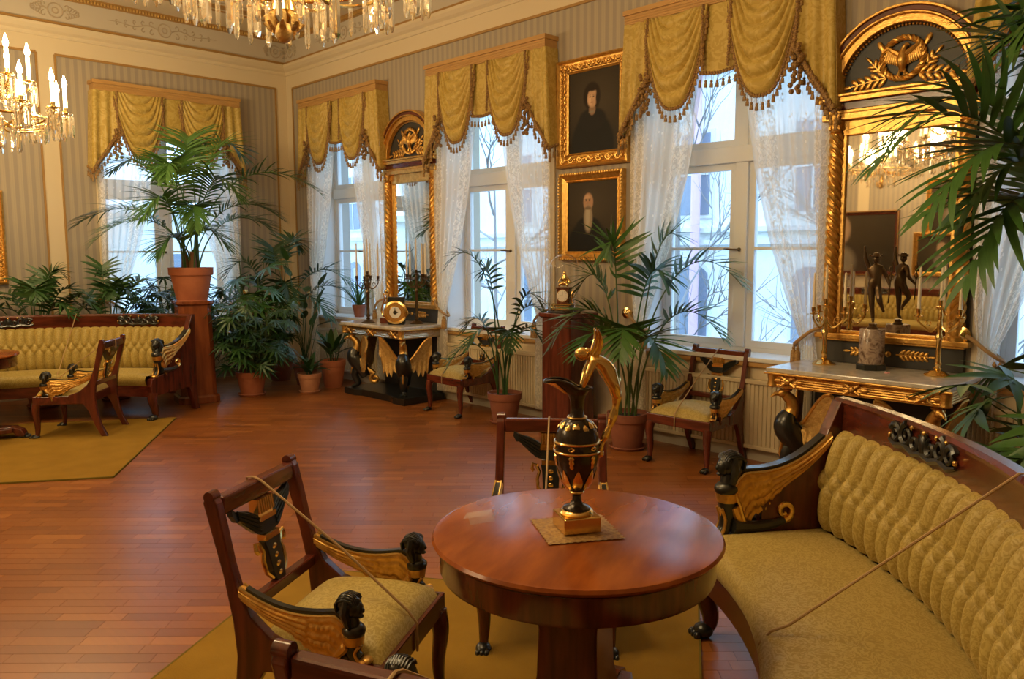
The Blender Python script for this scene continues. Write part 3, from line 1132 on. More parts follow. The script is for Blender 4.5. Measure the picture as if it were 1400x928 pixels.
    # lion leg
    leg = [F(hs + rr * 0.1, cz - rr * 0.3, 0), F(hs + rr * 0.0, lerp(cz, zbase, 0.35), 0), F(hs + rr * 0.2, lerp(cz, zbase, 0.7), 0), F(hs + rr * 0.9, zbase + 0.012 * k, 0)]
    G().tube(smooth_path(leg, 12), [rr * lerp(0.95, 0.55, i / 12) for i in range(13)], 10).done('lower_leg', BLACK, w_)
    g = G()
    for s in (-1, 0, 1):
        g.tube(smooth_path([F(hs + rr * 0.9, lerp(cz, zbase, 0.25), s * rr * 0.45), F(hs + rr * 0.55, lerp(cz, zbase, 0.55), s * rr * 0.55), F(hs + rr * 1.0, lerp(cz, zbase, 0.85), s * rr * 0.6), F(hs + rr * 1.7, zbase + 0.010 * k, s * rr * 0.7)], 10), [rr * 0.16] * 8 + [rr * 0.28, rr * 0.32, rr * 0.2], 6)
    g.ball(F(hs + rr * 1.3, zbase + 0.010 * k, 0), (rr * 0.8, rr * 0.8, rr * 0.32), 10, 6)
    for s in (-1, 1):
        g.tube(smooth_path([F(hs - rr * 0.2, lerp(cz, zbase, 0.2), s * rr * 0.8), F(hs - rr * 0.9, lerp(cz, zbase, 0.55), s * rr * 0.75), F(hs - rr * 1.8, zbase + rr * 0.3, s * rr * 0.6)], 8), [rr * 0.35, rr * 0.42, rr * 0.45, rr * 0.4, rr * 0.36, rr * 0.3, rr * 0.25, rr * 0.2, rr * 0.12], 7)
    g.done('gold_paw', GOLD, w_)
    return w_, hs, rr


def curl_tail(parent, F, s0, z0, k):
    """black tail ending in a gold volute behind the paw"""
    sp = []
    for i in range(17):
        q, rr_ = i / 16 * 2 * PI * 1.12, lerp(0.036, 0.010, i / 16) * k
        sp.append((s0 - 0.185 * k - rr_ * math.sin(q), z0 + 0.062 * k - rr_ * math.cos(q)))
    pts = [F(s0 + 0.02 * k, z0 + 0.022 * k, 0), F(s0 - 0.06 * k, z0 + 0.012 * k, 0), F(s0 - 0.14 * k, z0 + 0.016 * k, 0), F(s0 - 0.185 * k, z0 + 0.026 * k, 0)]
    G().tube(pts, [0.026 * k, 0.022 * k, 0.017 * k, 0.014 * k], 9).done('black_tail', BLACK, parent)
    g = G().tube([F(a, b, 0) for a, b in sp], [lerp(0.013, 0.008, i / 16) * k for i in range(17)], 8)
    g.done('gold_volute', BRASS, parent)


def armchair(label, group):
    """local +y is the front; origin on the floor"""
    t = thing('armchair', label, 'armchair', group=group)
    W = 0.265
    # seat frame
    g = G().box((-W, -0.20, 0.30), (W, -0.165, 0.375)).box((-W, 0.215, 0.30), (W, 0.255, 0.375))
    for s in (-1, 1):
        a, b = sorted((s * W, s * (W - 0.04)))
        g.box((a, -0.165, 0.30), (b, 0.215, 0.375))
    g.done('seat_frame', MAHOGX, t, smooth=False, bevel=0.006)

    def seat(u, v):
        a, b = 2 * u - 1, 2 * v - 1
        d = (1 - abs(a) ** 5) * (1 - abs(b) ** 5)
        return (a * (W - 0.022), 0.028 + b * 0.212, 0.376 + 0.062 * d ** 0.42 + 0.026 * (1 - a * a) * (1 - b * b))
    g = G().grid(seat, 28, 28)
    g.box((-W + 0.022, -0.184, 0.34), (W - 0.022, 0.240, 0.376))
    g.done('seat', YELLOW, t, ang=60)
    prof = [(-0.355, 0.825), (-0.345, 0.845), (-0.318, 0.845), (-0.305, 0.825), (-0.285, 0.74), (-0.262, 0.63), (-0.235, 0.54), (-0.195, 0.47), (-0.13, 0.415), (-0.04, 0.380), (-0.04, 0.312),
            (-0.155, 0.30), (-0.195, 0.235), (-0.245, 0.10), (-0.295, 0.0), (-0.345, 0.0), (-0.292, 0.11), (-0.262, 0.235), (-0.252, 0.34), (-0.262, 0.45), (-0.292, 0.60)]
    for s in (-1, 1):
        a, b = sorted((s * (W + 0.004), s * (W - 0.036)))
        G().prism(prof, a, b, lambda y, z, q: (q, y, z)).done('back_stile', MAHOG, t, smooth=False, bevel=0.005)
        leg = [(s * (W - 0.025), 0.232, 0.31), (s * (W - 0.022), 0.245, 0.24), (s * (W - 0.026), 0.236, 0.13), (s * (W - 0.024), 0.238, 0.05), (s * (W - 0.024), 0.250, 0.015)]
        lg = G().tube(smooth_path(leg, 14), [lerp(0.036, 0.018, min(1, i / 11)) for i in range(15)], 10).done('leg', MAHOG, t)
        g = G().ball((s * (W - 0.024), 0.258, 0.020), (0.030, 0.038, 0.022), 10, 6)
        for q in (-1, 0, 1):
            g.ball((s * (W - 0.024) + q * 0.017, 0.29, 0.013), (0.010, 0.016, 0.013), 8, 5)
        g.done('paw_foot', BLACK, lg)
    g = G().box((-W + 0.036, -0.345, 0.775), (W - 0.036, -0.305, 0.838))
    g.done('crest_rail', MAHOGX, t, smooth=False, bevel=0.008)
    for s in (-1, 1):
        G().tube([(s * (W - 0.036), -0.332, 0.843), (s * (W + 0.005), -0.332, 0.843)], 0.019, 12).done('crest_scroll', MAHOG, t)
    G().box((-W + 0.036, -0.262, 0.455), (W - 0.036, -0.228, 0.495)).done('back_rail', MAHOGX, t, smooth=False, bevel=0.005)
    # lyre splat: urn, handles, wings, fluted capital
    yb = lambda z: lerp(-0.248, -0.318, (z - 0.49) / 0.30)
    sp = G()
    sp.prism([(-0.028, 0.495), (0.028, 0.495), (0.038, 0.53), (0.042, 0.60), (0.05, 0.635), (-0.05, 0.635), (-0.042, 0.60), (-0.038, 0.53)], -0.013, 0.013, lambda a, z, q: (a, yb(z) + q, z))
    sp = sp.done('lyre_splat', BLACK, t, smooth=False, bevel=0.003)
    g = G()
    for s in (-1, 1):
        g.tube([(s * x, yb(z), z) for x, z in [(0.035, 0.505), (0.062, 0.53), (0.066, 0.57), (0.056, 0.60), (0.070, 0.63), (0.088, 0.635), (0.092, 0.615), (0.082, 0.603)]], 0.0085, 7)
    g.box((-0.045, yb(0.64) - 0.016, 0.633), (0.045, yb(0.64) + 0.016, 0.655))
    g.done('gold_handles', BRASS, sp)
    g = G()
    for q in range(4):
        z = 0.515 + q * 0.03
        for sd in (-1, 1):
            g.ball((0, yb(z) + sd * 0.014, z), (0.011 + 0.003 * (q % 2), 0.004, 0.011), 7, 5)
    g.done('gold_mount', BRASS, sp)
    wing = [(0.0, 0.655), (0.055, 0.660), (0.075, 0.668), (0.09, 0.680), (0.105, 0.690), (0.12, 0.705), (0.135, 0.715), (0.155, 0.735), (0.17, 0.735), (0.186, 0.760), (0.182, 0.785), (0.168, 0.770), (0.155, 0.765), (0.13, 0.760), (0.10, 0.752), (0.065, 0.735), (0.05, 0.725), (0, 0.725)]
    g = G()
    g.prism(wing + [(-a, b) for a, b in reversed(wing)][1:-1], -0.010, 0.010, lambda a, z, q: (a, yb(z) + q, z))
    for s in (-1, 1):
        for q in range(4):
            g.tube([(s * x, yb(z) + 0.012, z) for x, z in [(0.05, 0.672 + q * 0.014), (0.10, 0.700 + q * 0.014), (0.16, 0.742 + q * 0.008)]], 0.005, 5)
    g.done('black_wings', BLACK, sp)
    g = G().box((-0.048, yb(0.75) - 0.018, 0.715), (0.048, yb(0.75) + 0.018, 0.775))
    for i in range(7):
        g.tube([(-0.042 + 0.014 * i, yb(0.73) + 0.018, 0.728), (-0.042 + 0.014 * i, yb(0.77) + 0.020, 0.775)], 0.006, 6)
    g.box((-0.052, yb(0.72) - 0.021, 0.700), (0.052, yb(0.72) + 0.021, 0.718))
    g.done('fluted_capital', BRASS, sp)
    for s in (-1, 1):
        F = lambda a, z, q, s=s: (s * (W - 0.015) + q, a, z)
        w_, hs, rr = sphinx_arm(t, F, -0.235, 0.130, 0.565, 0.520, 0.378, 0.90, 0.020)
        curl_tail(w_, F, hs - rr * 0.6, 0.378, 0.62)
    def taper(o):
        for c in COL.objects:
            if c.parent == o:
                for v in c.data.vertices:
                    v.co.x *= 1 + 0.22 * (v.co.y + 0.02)
                taper(c)
    taper(t)
    return t


def place(t, fx, fy, facing, ahead):
    """put a seat so that the middle of its front feet is at fx, fy"""
    a = R(facing)
    t.location = (fx - ahead * math.cos(a), fy - ahead * math.sin(a), 0)
    t.rotation_euler = (0, 0, a - PI / 2)


CG = 'mahogany armchairs with sphinx arms'
ch0 = armchair('mahogany sphinx armchair facing right towards the round table with the ewer, nearest whole chair', CG)
ch0.name = 'armchair'
place(ch0, 7.975, -4.03, 31, 0.25)
CH = [('mahogany sphinx armchair behind the ewer, its seat hidden by the round table', 7.92, -3.335, -49, 0.0),
      ('mahogany sphinx armchair cut off at the bottom edge, only its crest rail in view', 8.626, -4.223, 113, 0.0),
      ('mahogany sphinx armchair standing on the rug before the far left sofa', 2.05, -3.60, -129, 0.0),
      ('mahogany sphinx armchair below the second window, half behind a potted kentia palm', 3.945, -0.575, -93, 0.0),
      ('mahogany sphinx armchair below the third window, right of the large kentia palm', 6.70, -0.60, -91, 0.02)]
CHAIRS = [ch0]
for lab, x, y, a, dz in CH:
    c = dup(ch0, (0, 0, 0), 0, lab)
    place(c, x, y, a, 0.25)
    CHAIRS.append(c)


def cord_on(root, pts, label, r=0.0045):
    M = root.matrix_basis
    P = [M @ Vector(p) for p in pts]
    o = G().tube(P, r, 6).done('barrier_cord', CORD)
    return tag(o, label, 'cord', 'cords tied across the seats')


bpy.context.view_layer.update()
cl = ['tan cord stretched over the nearest whole armchair', 'tan cord hanging over the armchair behind the ewer', 'tan cord looped on the cut off crest rail at the bottom edge',
      'tan cord across the armchair on the left rug', 'tan cord across the armchair beneath the second window', 'tan cord across the armchair beneath the third window']
for c, l in zip(CHAIRS, cl):
    cord_on(c, [(0.01, -0.352, 0.76), (0.01, -0.352, 0.842), (0.01, -0.325, 0.8445), (0.01, -0.300, 0.835), (0.012, 0.0, 0.62), (0.015, 0.232, 0.432), (0.016, 0.262, 0.395), (0.017, 0.262, 0.30)], l)

# ------------------------------------------------------------------ sofas
SR, SA = 2.5, R(26.5)


def SP(a, r, z):
    return (r * math.sin(a), SR - r * math.cos(a), z)


def sofa(label):
    t = thing('sofa', label, 'sofa', group='curved mahogany sofas in yellow damask')

    def sweep(name, sec, m, a0, a1, n, parent, ang=45, bev=0):
        g = G()
        k = len(sec)
        vs = [SP(lerp(a0, a1, i / n), r, z) for i in range(n + 1) for r, z in sec]
        fs = [(i * k + j, i * k + (j + 1) % k, (i + 1) * k + (j + 1) % k, (i + 1) * k + j) for i in range(n) for j in range(k)]
        fs += [tuple(reversed(range(k))), tuple(n * k + j for j in range(k))]
        g.add(vs, fs)
        return g.done(name, m, parent, ang=ang, bevel=bev)
    rf, rb = SR - 0.58, SR + 0.03
    sweep('seat_frame', [(rf, 0.24), (rb + 0.06, 0.24), (rb + 0.06, 0.345), (rf, 0.345)], MAHOGX, -SA, SA, 40, t, 30)

    def seat(u, v):
        a = lerp(-SA * 0.985, SA * 0.985, u)
        b = v
        edge = (1 - abs(2 * u - 1) ** 14)
        if b < 0.18:                       # front face, rolling over
            q = b / 0.18
            r = rf - 0.004 - 0.022 * math.sin(PI * q * 0.75)
            z = 0.345 + 0.085 * q
        else:
            q = (b - 0.18) / 0.82
            r = lerp(rf - 0.018, SR - 0.01, q)
            z = 0.43 + 0.035 * math.sin(PI * min(1, 0.10 + q * 0.9)) * edge + 0.012 * (1 - q)
        return SP(a, r, z)
    g = G().grid(seat, 70, 26)
    g.done('seat', YELLOW, t, ang=70)
    # tufted back
    ncol = 27

    def back(u, v, front=True):
        a = lerp(-SA * 0.975, SA * 0.975, u)
        zz = lerp(0.44, 0.865, v)
        lean = lerp(-0.005, 0.075, v)
        col = u * ncol
        # channels above and below, diamond tufts between them
        q = min(1, max(0, (v - 0.36) / 0.26))
        d = 0.036 * (abs(math.sin(PI * (col + q))) * abs(math.sin(PI * (col - q)))) ** 0.36
        bulge = 0.05 * (1 - (2 * v - 1) ** 4) + 0.015
        if v > 0.93:
            bulge *= max(0, 1 - ((v - 0.93) / 0.07) ** 2)
            d *= max(0, 1 - ((v - 0.93) / 0.07) ** 2)
        return SP(a, SR + lean - bulge - d + 0.03, zz)
    g = G().grid(back, ncol * 10, 60)
    g.done('tufted_back', YELLOW, t, ang=100)
    g = G()
    for row, sh in ((0.62, 0.0), (0.49, 0.5), (0.36, 0.0)):
        for c in range(1, ncol):
            p = back((c + sh) / ncol, row)
            g.ball(p, (0.008, 0.008, 0.008), 6, 4)
    b = g.done('tuft_buttons', YELLOW, t)
    b['kind'] = 'stuff'
    sweep('back_panel', [(SR + 0.045, 0.25), (SR + 0.075, 0.25), (SR + 0.115, 0.955), (SR + 0.125, 0.97), (SR + 0.115, 0.985), (SR + 0.075, 0.985), (SR + 0.065, 0.97), (SR + 0.075, 0.95), (SR + 0.055, 0.50)], MAHOGX, -SA * 1.02, SA * 1.02, 40, t, 30)
    for s in (-1, 1):          # carved dark ornaments on the crest
        o = G()
        gl = G()
        ca_ = s * SA * 0.52
        Q = lambda dx, z: SP(ca_ + dx * 1.12 / SR, SR + 0.075 - 0.012 + (z - 0.9) * 0.1, 0.918 + (z - 0.912) * 1.25)
        for q in (-1, 1):
            for kk, (cx, cz, r0, tn) in enumerate(((0.155, 0.915, 0.030, 1.4), (0.095, 0.920, 0.036, -1.5), (0.045, 0.908, 0.026, 1.3))):
                o.tube([Q(q * a, z) for a, z in spiral(cx, cz, r0, 0.006, 0.4 + kk, tn, 14)], [lerp(0.014, 0.006, i / 14) for i in range(15)], 6)
            o.tube([Q(q * a, z) for a, z in ((0.0, 0.885), (0.05, 0.877), (0.10, 0.890), (0.15, 0.880), (0.19, 0.892))], [0.012, 0.013, 0.014, 0.012, 0.006], 6)
            for a, z in ((0.185, 0.905), (0.125, 0.945), (0.07, 0.947), (0.075, 0.885)):
                gl.ball(Q(q * a, z), (0.010, 0.010, 0.011), 7, 5)
        o.ball(Q(0, 0.912), (0.022, 0.016, 0.04), 10, 7)
        for k_ in range(5):
            a = -0.8 + 0.4 * k_
            o.tube([Q(0, 0.90), Q(0.04 * math.sin(a), 0.90 + 0.052 * math.cos(a))], [0.010, 0.005], 5)
        gl.ball(Q(0, 0.945), 0.012, 7, 5)
        oo = o.done('carved_ornament', BLACK, t)
        gl.done('gilt_tips', BRASS, oo)['kind'] = 'stuff'
    for s in (-1, 1):
        # arm frame: along the end radius, flared outward
        p0 = Vector(SP(s * SA, SR + 0.04, 0))
        d0 = (Vector(SP(s * SA, SR - 0.5, 0)) - p0).normalized()
        n0 = Vector((d0.y, -d0.x, 0)) * (1 if s > 0 else -1) * -1
        F = lambda a, z, q, p0=p0, d0=d0, n0=n0: tuple(p0 + d0 * a + n0 * q + Vector((0, 0, z)))
        pan = [(-0.06, 0.25), (-0.075, 0.97), (-0.045, 0.985), (-0.02, 0.97), (0.03, 0.86), (0.06, 0.78), (0.10, 0.735), (0.20, 0.69), (0.32, 0.66), (0.34, 0.56), (0.335, 0.46), (0.40, 0.44), (0.52, 0.43), (0.60, 0.405), (0.62, 0.34), (0.60, 0.24)]
        ap = G().prism(pan, -0.03, 0.03, lambda a, z, q: F(a, z, q)).done('arm_panel', MAHOG, t, smooth=False, bevel=0.005)
        w_, hs, rr = sphinx_arm(t, F, 0.02, 0.45, 0.845, 0.690, 0.415, 1.22, 0.040)
        for q in (-0.035, 0.035):
            curl_tail(w_, lambda a, z, tt, q=q: F(a, z, tt + q), hs - rr * 0.6, 0.455, 1.15)
        leg = [F(0.565, 0.27, 0), F(0.575, 0.20, 0), F(0.545, 0.10, 0), F(0.545, 0.05, 0), F(0.56, 0.03, 0)]
        lg = G().tube(smooth_path(leg, 12), [lerp(0.052, 0.026, min(1, i / 10)) for i in range(13)], 12).done('leg', MAHOG, t)
        g = G()
        c = F(0.575, 0.03, 0)
        g.ball(c, (0.043, 0.043, 0.032), 12, 7)
        for q in (-1, 0, 1):
            g.ball(F(0.615, 0.018, q * 0.024), (0.016, 0.016, 0.018), 8, 6)
        g.done('paw_foot', BLACK, lg)
        G().prism([(-0.06, 0.26), (0.06, 0.26), (0.0, 0.12), (-0.04, 0.0), (-0.10, 0.0), (-0.075, 0.13)], -0.028, 0.028, lambda a, z, q: F(a, z, q)).done('leg', MAHOG, t, smooth=False, bevel=0.005)
    return t


def at_centre(cx, cy, deg):
    return (cx + SR * math.cos(R(deg)), cy + SR * math.sin(R(deg)), 0)


so = sofa('curved mahogany sofa with tufted yellow back in the right foreground')
so.location = at_centre(7.287, -4.461, 33)
so.rotation_euler = (0, 0, R(213 - 90))
so2 = dup(so, at_centre(3.194, -4.445, 147), R(-33 - 90), 'curved mahogany sofa with yellow upholstery on the left, before the wall of low palms')
so3 = dup(so, (5.2, -8.65, 0), 0, 'curved mahogany sofa against the opposite wall, seen in the pier mirror')
bpy.context.view_layer.update()
for s_, l in ((so, 'tan cord across the right foreground sofa'), (so2, 'tan cord across the far left sofa')):
    cord_on(s_, [SP(0.0, SR + 0.13, 0.90), SP(0.0, SR + 0.122, 0.987), SP(0, SR + 0.07, 0.990), SP(0, SR - 0.52, 0.492), SP(0, SR - 0.57, 0.468), SP(0, SR - 0.601, 0.425), SP(0, SR - 0.590, 0.25)], l, 0.0042)

# ------------------------------------------------------------------ rugs
def rug(cx, cy, deg, e0, e1, h, label):
    a = R(deg)
    M = Matrix.Translation((cx, cy, 0)) @ Matrix.Rotation(a, 4, 'Z')
    o = G().box((e0, -h, 0.0005), (e1, h, 0.011)).done('rug', RUG, smooth=False)
    o.matrix_world = M
    tag(o, label, 'rug', 'plain mustard rugs')
    g = G().box((e0 - 0.008, -h - 0.008, 0.0005), (e0, h + 0.008, 0.012)).box((e1, -h - 0.008, 0.0005), (e1 + 0.008, h + 0.008, 0.012))
    g.box((e0, -h - 0.008, 0.0005), (e1, -h, 0.012)).box((e0, h, 0.0005), (e1, h + 0.008, 0.012))
    g.done('binding', RUGEDGE, o, smooth=False)


rug(7.287, -4.461, 33, -0.27, 1.74, 1.18, 'mustard yellow rug under the round table in the foreground')
rug(3.194, -4.445, 147, -0.27, 1.83, 1.06, 'mustard yellow rug in front of the far left sofa')

# ------------------------------------------------------------------ round tables
def round_table(x, y, label, deg):
    t = thing('round_table', label, 'table', (x, y, 0), R(deg), 'round mahogany pedestal tables')
    G().lathe([(0.0, 0.722), (0.425, 0.722), (0.440, 0.728), (0.446, 0.738), (0.440, 0.747), (0.425, 0.75), (0, 0.75)], 72).done('tabletop', TABLEW, t)
    G().lathe([(0.30, 0.635), (0.418, 0.635), (0.422, 0.645), (0.422, 0.715), (0.43, 0.722), (0.30, 0.722)], 72).done('apron', MAHOG, t)
    G().lathe([(0.125, 0.635), (0.115, 0.58), (0.105, 0.45), (0.110, 0.30), (0.135, 0.18), (0.175, 0.115), (0.19, 0.10)], 4, ph=PI / 4, sx=1.25, sy=1.25).done('column', MAHOG, t, ang=30, bevel=0.006)
    g = G()
    pts = []
    for k in range(3):
        a = 2 * PI * k / 3
        for da, rr in ((-0.22, 0.40), (0.22, 0.40), (0.65, 0.25), (PI / 3, 0.20), (2 * PI / 3 - 0.65, 0.25)):
            pts.append((rr * math.cos(a + da), rr * math.sin(a + da)))
    g.prism(pts, 0.065, 0.105, lambda a, b, q: (a, b, q))
    g.done('base_plate', MAHOG, t, smooth=False, bevel=0.006)
    for k in range(3):
        M = Matrix.Rotation(2 * PI * k / 3, 4, 'Z')
        f = G(M).prism([(0.24, 0.105), (0.37, 0.115), (0.45, 0.085), (0.475, 0.04), (0.45, 0.02), (0.41, 0.03), (0.38, 0.065), (0.24, 0.065)], -0.05, 0.05, lambda a, z, q: (a, q, z)).done('foot', MAHOG, t, smooth=False, bevel=0.008)
        g = G(M)
        g.ball((0.44, 0, 0.028), (0.05, 0.052, 0.028), 12, 7)
        for q in (-1, 0, 1):
            g.ball((0.485, q * 0.028, 0.017), (0.02, 0.015, 0.017), 8, 6)
        g.done('paw', BLACK, f)
    return t


round_table(8.43, -3.75, 'round mahogany pedestal table carrying the bronze ewer', 113)
round_table(1.90, -4.22, 'round mahogany table mostly out of frame before the left sofa', 60)
# ------------------------------------------------------------------ pier mirrors
def leaf_pts(g, T, x, z, ang_, l, wd, y=-0.02, th=0.008):
    """small carved leaf: flattened almond pointing along ang_ in the x-z plane"""
    g2 = Matrix.Translation((x, y, z)) @ Matrix.Rotation(-ang_, 4, 'Y')
    old = g.T
    g.T = g2 if old is None else old @ g2
    g.ball((l / 2, 0, 0), (l / 2, th, wd), 7, 5)
    g.T = old


def spray(g, x0, z0, ang_, n, l, step, y=-0.02):
    c, s = math.cos(ang_), math.sin(ang_)
    for i in range(n):
        x, z = x0 + c * step * i, z0 + s * step * i
        for q in (-1, 1):
            leaf_pts(g, None, x, z, ang_ + q * 0.75, l * (1 - 0.25 * i / n), l * 0.21, y)
    leaf_pts(g, None, x0 + c * step * n, z0 + s * step * n, ang_, l, l * 0.17, y)
    g.tube([(x0 - c * 0.02, y, z0 - s * 0.02), (x0 + c * step * n, y, z0 + s * step * n)], 0.005, 5)


def pier_mirror(x, label, w_=0.99):
    t = thing('pier_mirror', label, 'mirror', (x, -0.001, 0), 0, 'gilded pier mirrors with eagle lunettes')
    hw = w_ / 2
    G().box((-hw + 0.04, -0.05, 0.831), (hw - 0.04, 0, 1.0)).done('plinth', PAINTGREY, t, smooth=False)
    G().box((-hw - 0.0, -0.10, 1.0), (hw + 0.0, 0, 1.035)).box((-hw + 0.03, -0.085, 0.985), (hw - 0.03, 0, 1.0)).done('shelf', GOLD, t, smooth=False, bevel=0.006)
    G().box((-hw + 0.03, -0.02, 1.035), (hw - 0.03, 0, 2.48)).done('back_board', PAINTGREY, t, smooth=False)
    G().box((-hw + 0.155, -0.026, 1.05), (hw - 0.155, -0.021, 2.40)).done('mirror_glass', MIRROR, t, smooth=False)
    g = G()
    for s in (-1, 1):
        a, b = sorted((s * (hw - 0.155), s * (hw - 0.125)))
        g.box((a, -0.045, 1.035), (b, -0.02, 2.48))
    g.box((-hw + 0.155, -0.045, 1.035), (hw - 0.155, -0.02, 1.055))
    g.done('inner_frame', GOLD, t, smooth=False, bevel=0.005)
    G().box((-hw + 0.125, -0.05, 2.385), (hw - 0.125, -0.02, 2.50)).done('header_panel', GOLD, t, smooth=False, bevel=0.006)
    for s in (-1, 1):
        cx = s * (hw - 0.085)
        G().lathe([(0.034, 1.12), (0.034, 2.40)], 14, (cx, -0.055, 0)).done('column', GOLD, t)
        col = G()
        for k in range(4):      # twisted rope strands
            P = [(cx + 0.032 * math.cos(q * 0.32 * s + k * PI / 2), -0.055 + 0.032 * math.sin(q * 0.32 * s + k * PI / 2), lerp(1.12, 2.40, q / 110)) for q in range(111)]
            col.tube(P, 0.017, 6)
        col.done('rope_twist', GOLD, t)
        g = G().lathe([(0.05, 1.035), (0.05, 1.06), (0.04, 1.07), (0.044, 1.09), (0.036, 1.12)], 18, (cx, -0.055, 0))
        g.done('column_base', GOLD, t)
        g = G().lathe([(0.036, 2.40), (0.05, 2.405), (0.036, 2.415), (0.046, 2.455), (0.052, 2.475), (0.052, 2.485)], 18, (cx, -0.055, 0))
        for k in range(8):
            a = k * PI / 4
            g.ball((cx + 0.046 * math.cos(a), -0.055 + 0.046 * math.sin(a), 2.44), (0.012, 0.012, 0.02), 6, 4)
        g.done('capital', GOLD, t)
    g = G()
    for a, b, z0, z1 in ((0.0, 0.10, 2.485, 2.53), (-0.02, 0.085, 2.53, 2.555), (0.02, 0.125, 2.60, 2.635), (0.035, 0.14, 2.635, 2.655)):
        g.box((-hw - a, -b, z0), (hw + a, 0, z1))
    g.done('entablature', GOLD, t, smooth=False, bevel=0.005)
    G().box((-hw, -0.09, 2.555), (hw, 0, 2.60)).done('brown_band', MAHOGX, t, smooth=False)
    zc, ro = 2.655, hw + 0.02

    def arc(r0, r1, y0, y1, m, nm):
        A = np.linspace(0, PI, 49)
        pts = [(r1 * math.cos(a), zc + r1 * math.sin(a)) for a in A] + [(r0 * math.cos(a), zc + r0 * math.sin(a)) for a in A[::-1]]
        return G().prism(pts, y0, y1, lambda a, z, q: (a, q, z)).done(nm, m, t, smooth=True, bevel=0.004, ang=25)
    arc(ro - 0.018, ro, -0.11, 0, GOLD, 'outer_moulding')
    arc(ro - 0.050, ro - 0.018, -0.095, 0, MAHOGX, 'brown_moulding')
    arc(ro - 0.064, ro - 0.050, -0.105, 0, GOLD, 'middle_moulding')
    arc(ro - 0.112, ro - 0.064, -0.080, 0, GOLD, 'arch_moulding')
    A = np.linspace(0, PI, 33)
    ri = ro - 0.11
    G().prism([(ri * math.cos(a), zc + ri * math.sin(a)) for a in A], -0.03, 0, lambda a, z, q: (a, q, z)).done('lunette_panel', PAINTGREY, t, smooth=False)
    b = G()
    for k in range(56):
        a = PI * (k + 0.5) / 56
        b.ball(((ri - 0.012) * math.cos(a), -0.045, zc + (ri - 0.012) * math.sin(a)), (0.009, 0.012, 0.009), 6, 4)
    o = b.done('bead_moulding', GOLD, t)
    o['kind'] = 'stuff'
    # wreath, eagle and sprays
    wz = zc + 0.185
    g = G()
    for k in range(3):
        g.tube([(((0.128 + 0.012 * math.cos(q * 9 + k * 2.09)) * math.cos(q)), -0.045 + 0.010 * math.sin(q * 9 + k * 2.09), wz + ((0.128 + 0.012 * math.cos(q * 9 + k * 2.09)) * math.sin(q))) for q in np.linspace(0, 2 * PI, 96, endpoint=False)], 0.010, 6, True)
    g.done('wreath', GOLD, t)
    g = G()
    g.tube(smooth_path([(0, -0.045, wz - 0.085), (0.0, -0.055, wz - 0.03), (0.0, -0.055, wz + 0.015), (0.004, -0.055, wz + 0.055), (0.018, -0.055, wz + 0.078)], 14), [0.012, 0.02, 0.026, 0.031, 0.034, 0.036, 0.034, 0.030, 0.026, 0.022, 0.019, 0.017, 0.017, 0.016, 0.014], 10)
    g.tube([(0.018, -0.058, wz + 0.080), (0.034, -0.06, wz + 0.080), (0.042, -0.06, wz + 0.070)], [0.013, 0.008, 0.002], 7)
    for s in (-1, 1):
        for k in range(8):
            u = k / 7
            x0, z0 = s * lerp(0.028, 0.098, u), wz + lerp(0.028, 0.072, u ** 0.8)
            leaf_pts(g, None, x0, z0, -PI / 2 + s * lerp(0.1, 0.35, u), lerp(0.075, 0.095, u), 0.012, -0.05, 0.008)
        g.tube([(s * 0.015, -0.055, wz + 0.02), (s * 0.055, -0.057, wz + 0.045), (s * 0.105, -0.052, wz + 0.085)], [0.018, 0.016, 0.008], 7)
        leaf_pts(g, None, s * 0.012, wz - 0.08, -PI / 2 + s * 0.6, 0.05, 0.010, -0.045)
        g.tube([(s * 0.012, -0.05, wz - 0.06), (s * 0.02, -0.05, wz - 0.11)], 0.008, 6)
    g.done('eagle', GOLD, t)
    for s in (-1, 1):
        g = G()
        spray(g, s * 0.10, wz - 0.105, (0.12 if s > 0 else PI - 0.12) - (0.25 * s if s > 0 else -0.25), 5, 0.075, 0.046, -0.04)
        spray(g, s * 0.15, wz - 0.055, 0.85 if s > 0 else PI - 0.85, 2, 0.06, 0.035, -0.04)
        leaf_pts(g, None, s * 0.125, wz + 0.06, PI / 2 - s * 0.5, 0.08, 0.018, -0.04)
        g.done('leaf_spray', GOLD, t)
    for s in (-1, 1):
        g = G()
        spray(g, s * 0.07, 0.915, 0.0 if s > 0 else PI, 6, 0.055, 0.030, -0.055)
        g.done('wheat_ear', GOLD, t)
    G().ball((0, -0.056, 0.915), (0.02, 0.01, 0.02), 10, 6).done('rosette', GOLD, t)
    return t


pier_mirror(2.77, 'gilded pier mirror with round arched top over the far console')
pier_mirror(7.99, 'large gilded pier mirror with eagle lunette, above the console beside the right sofa')

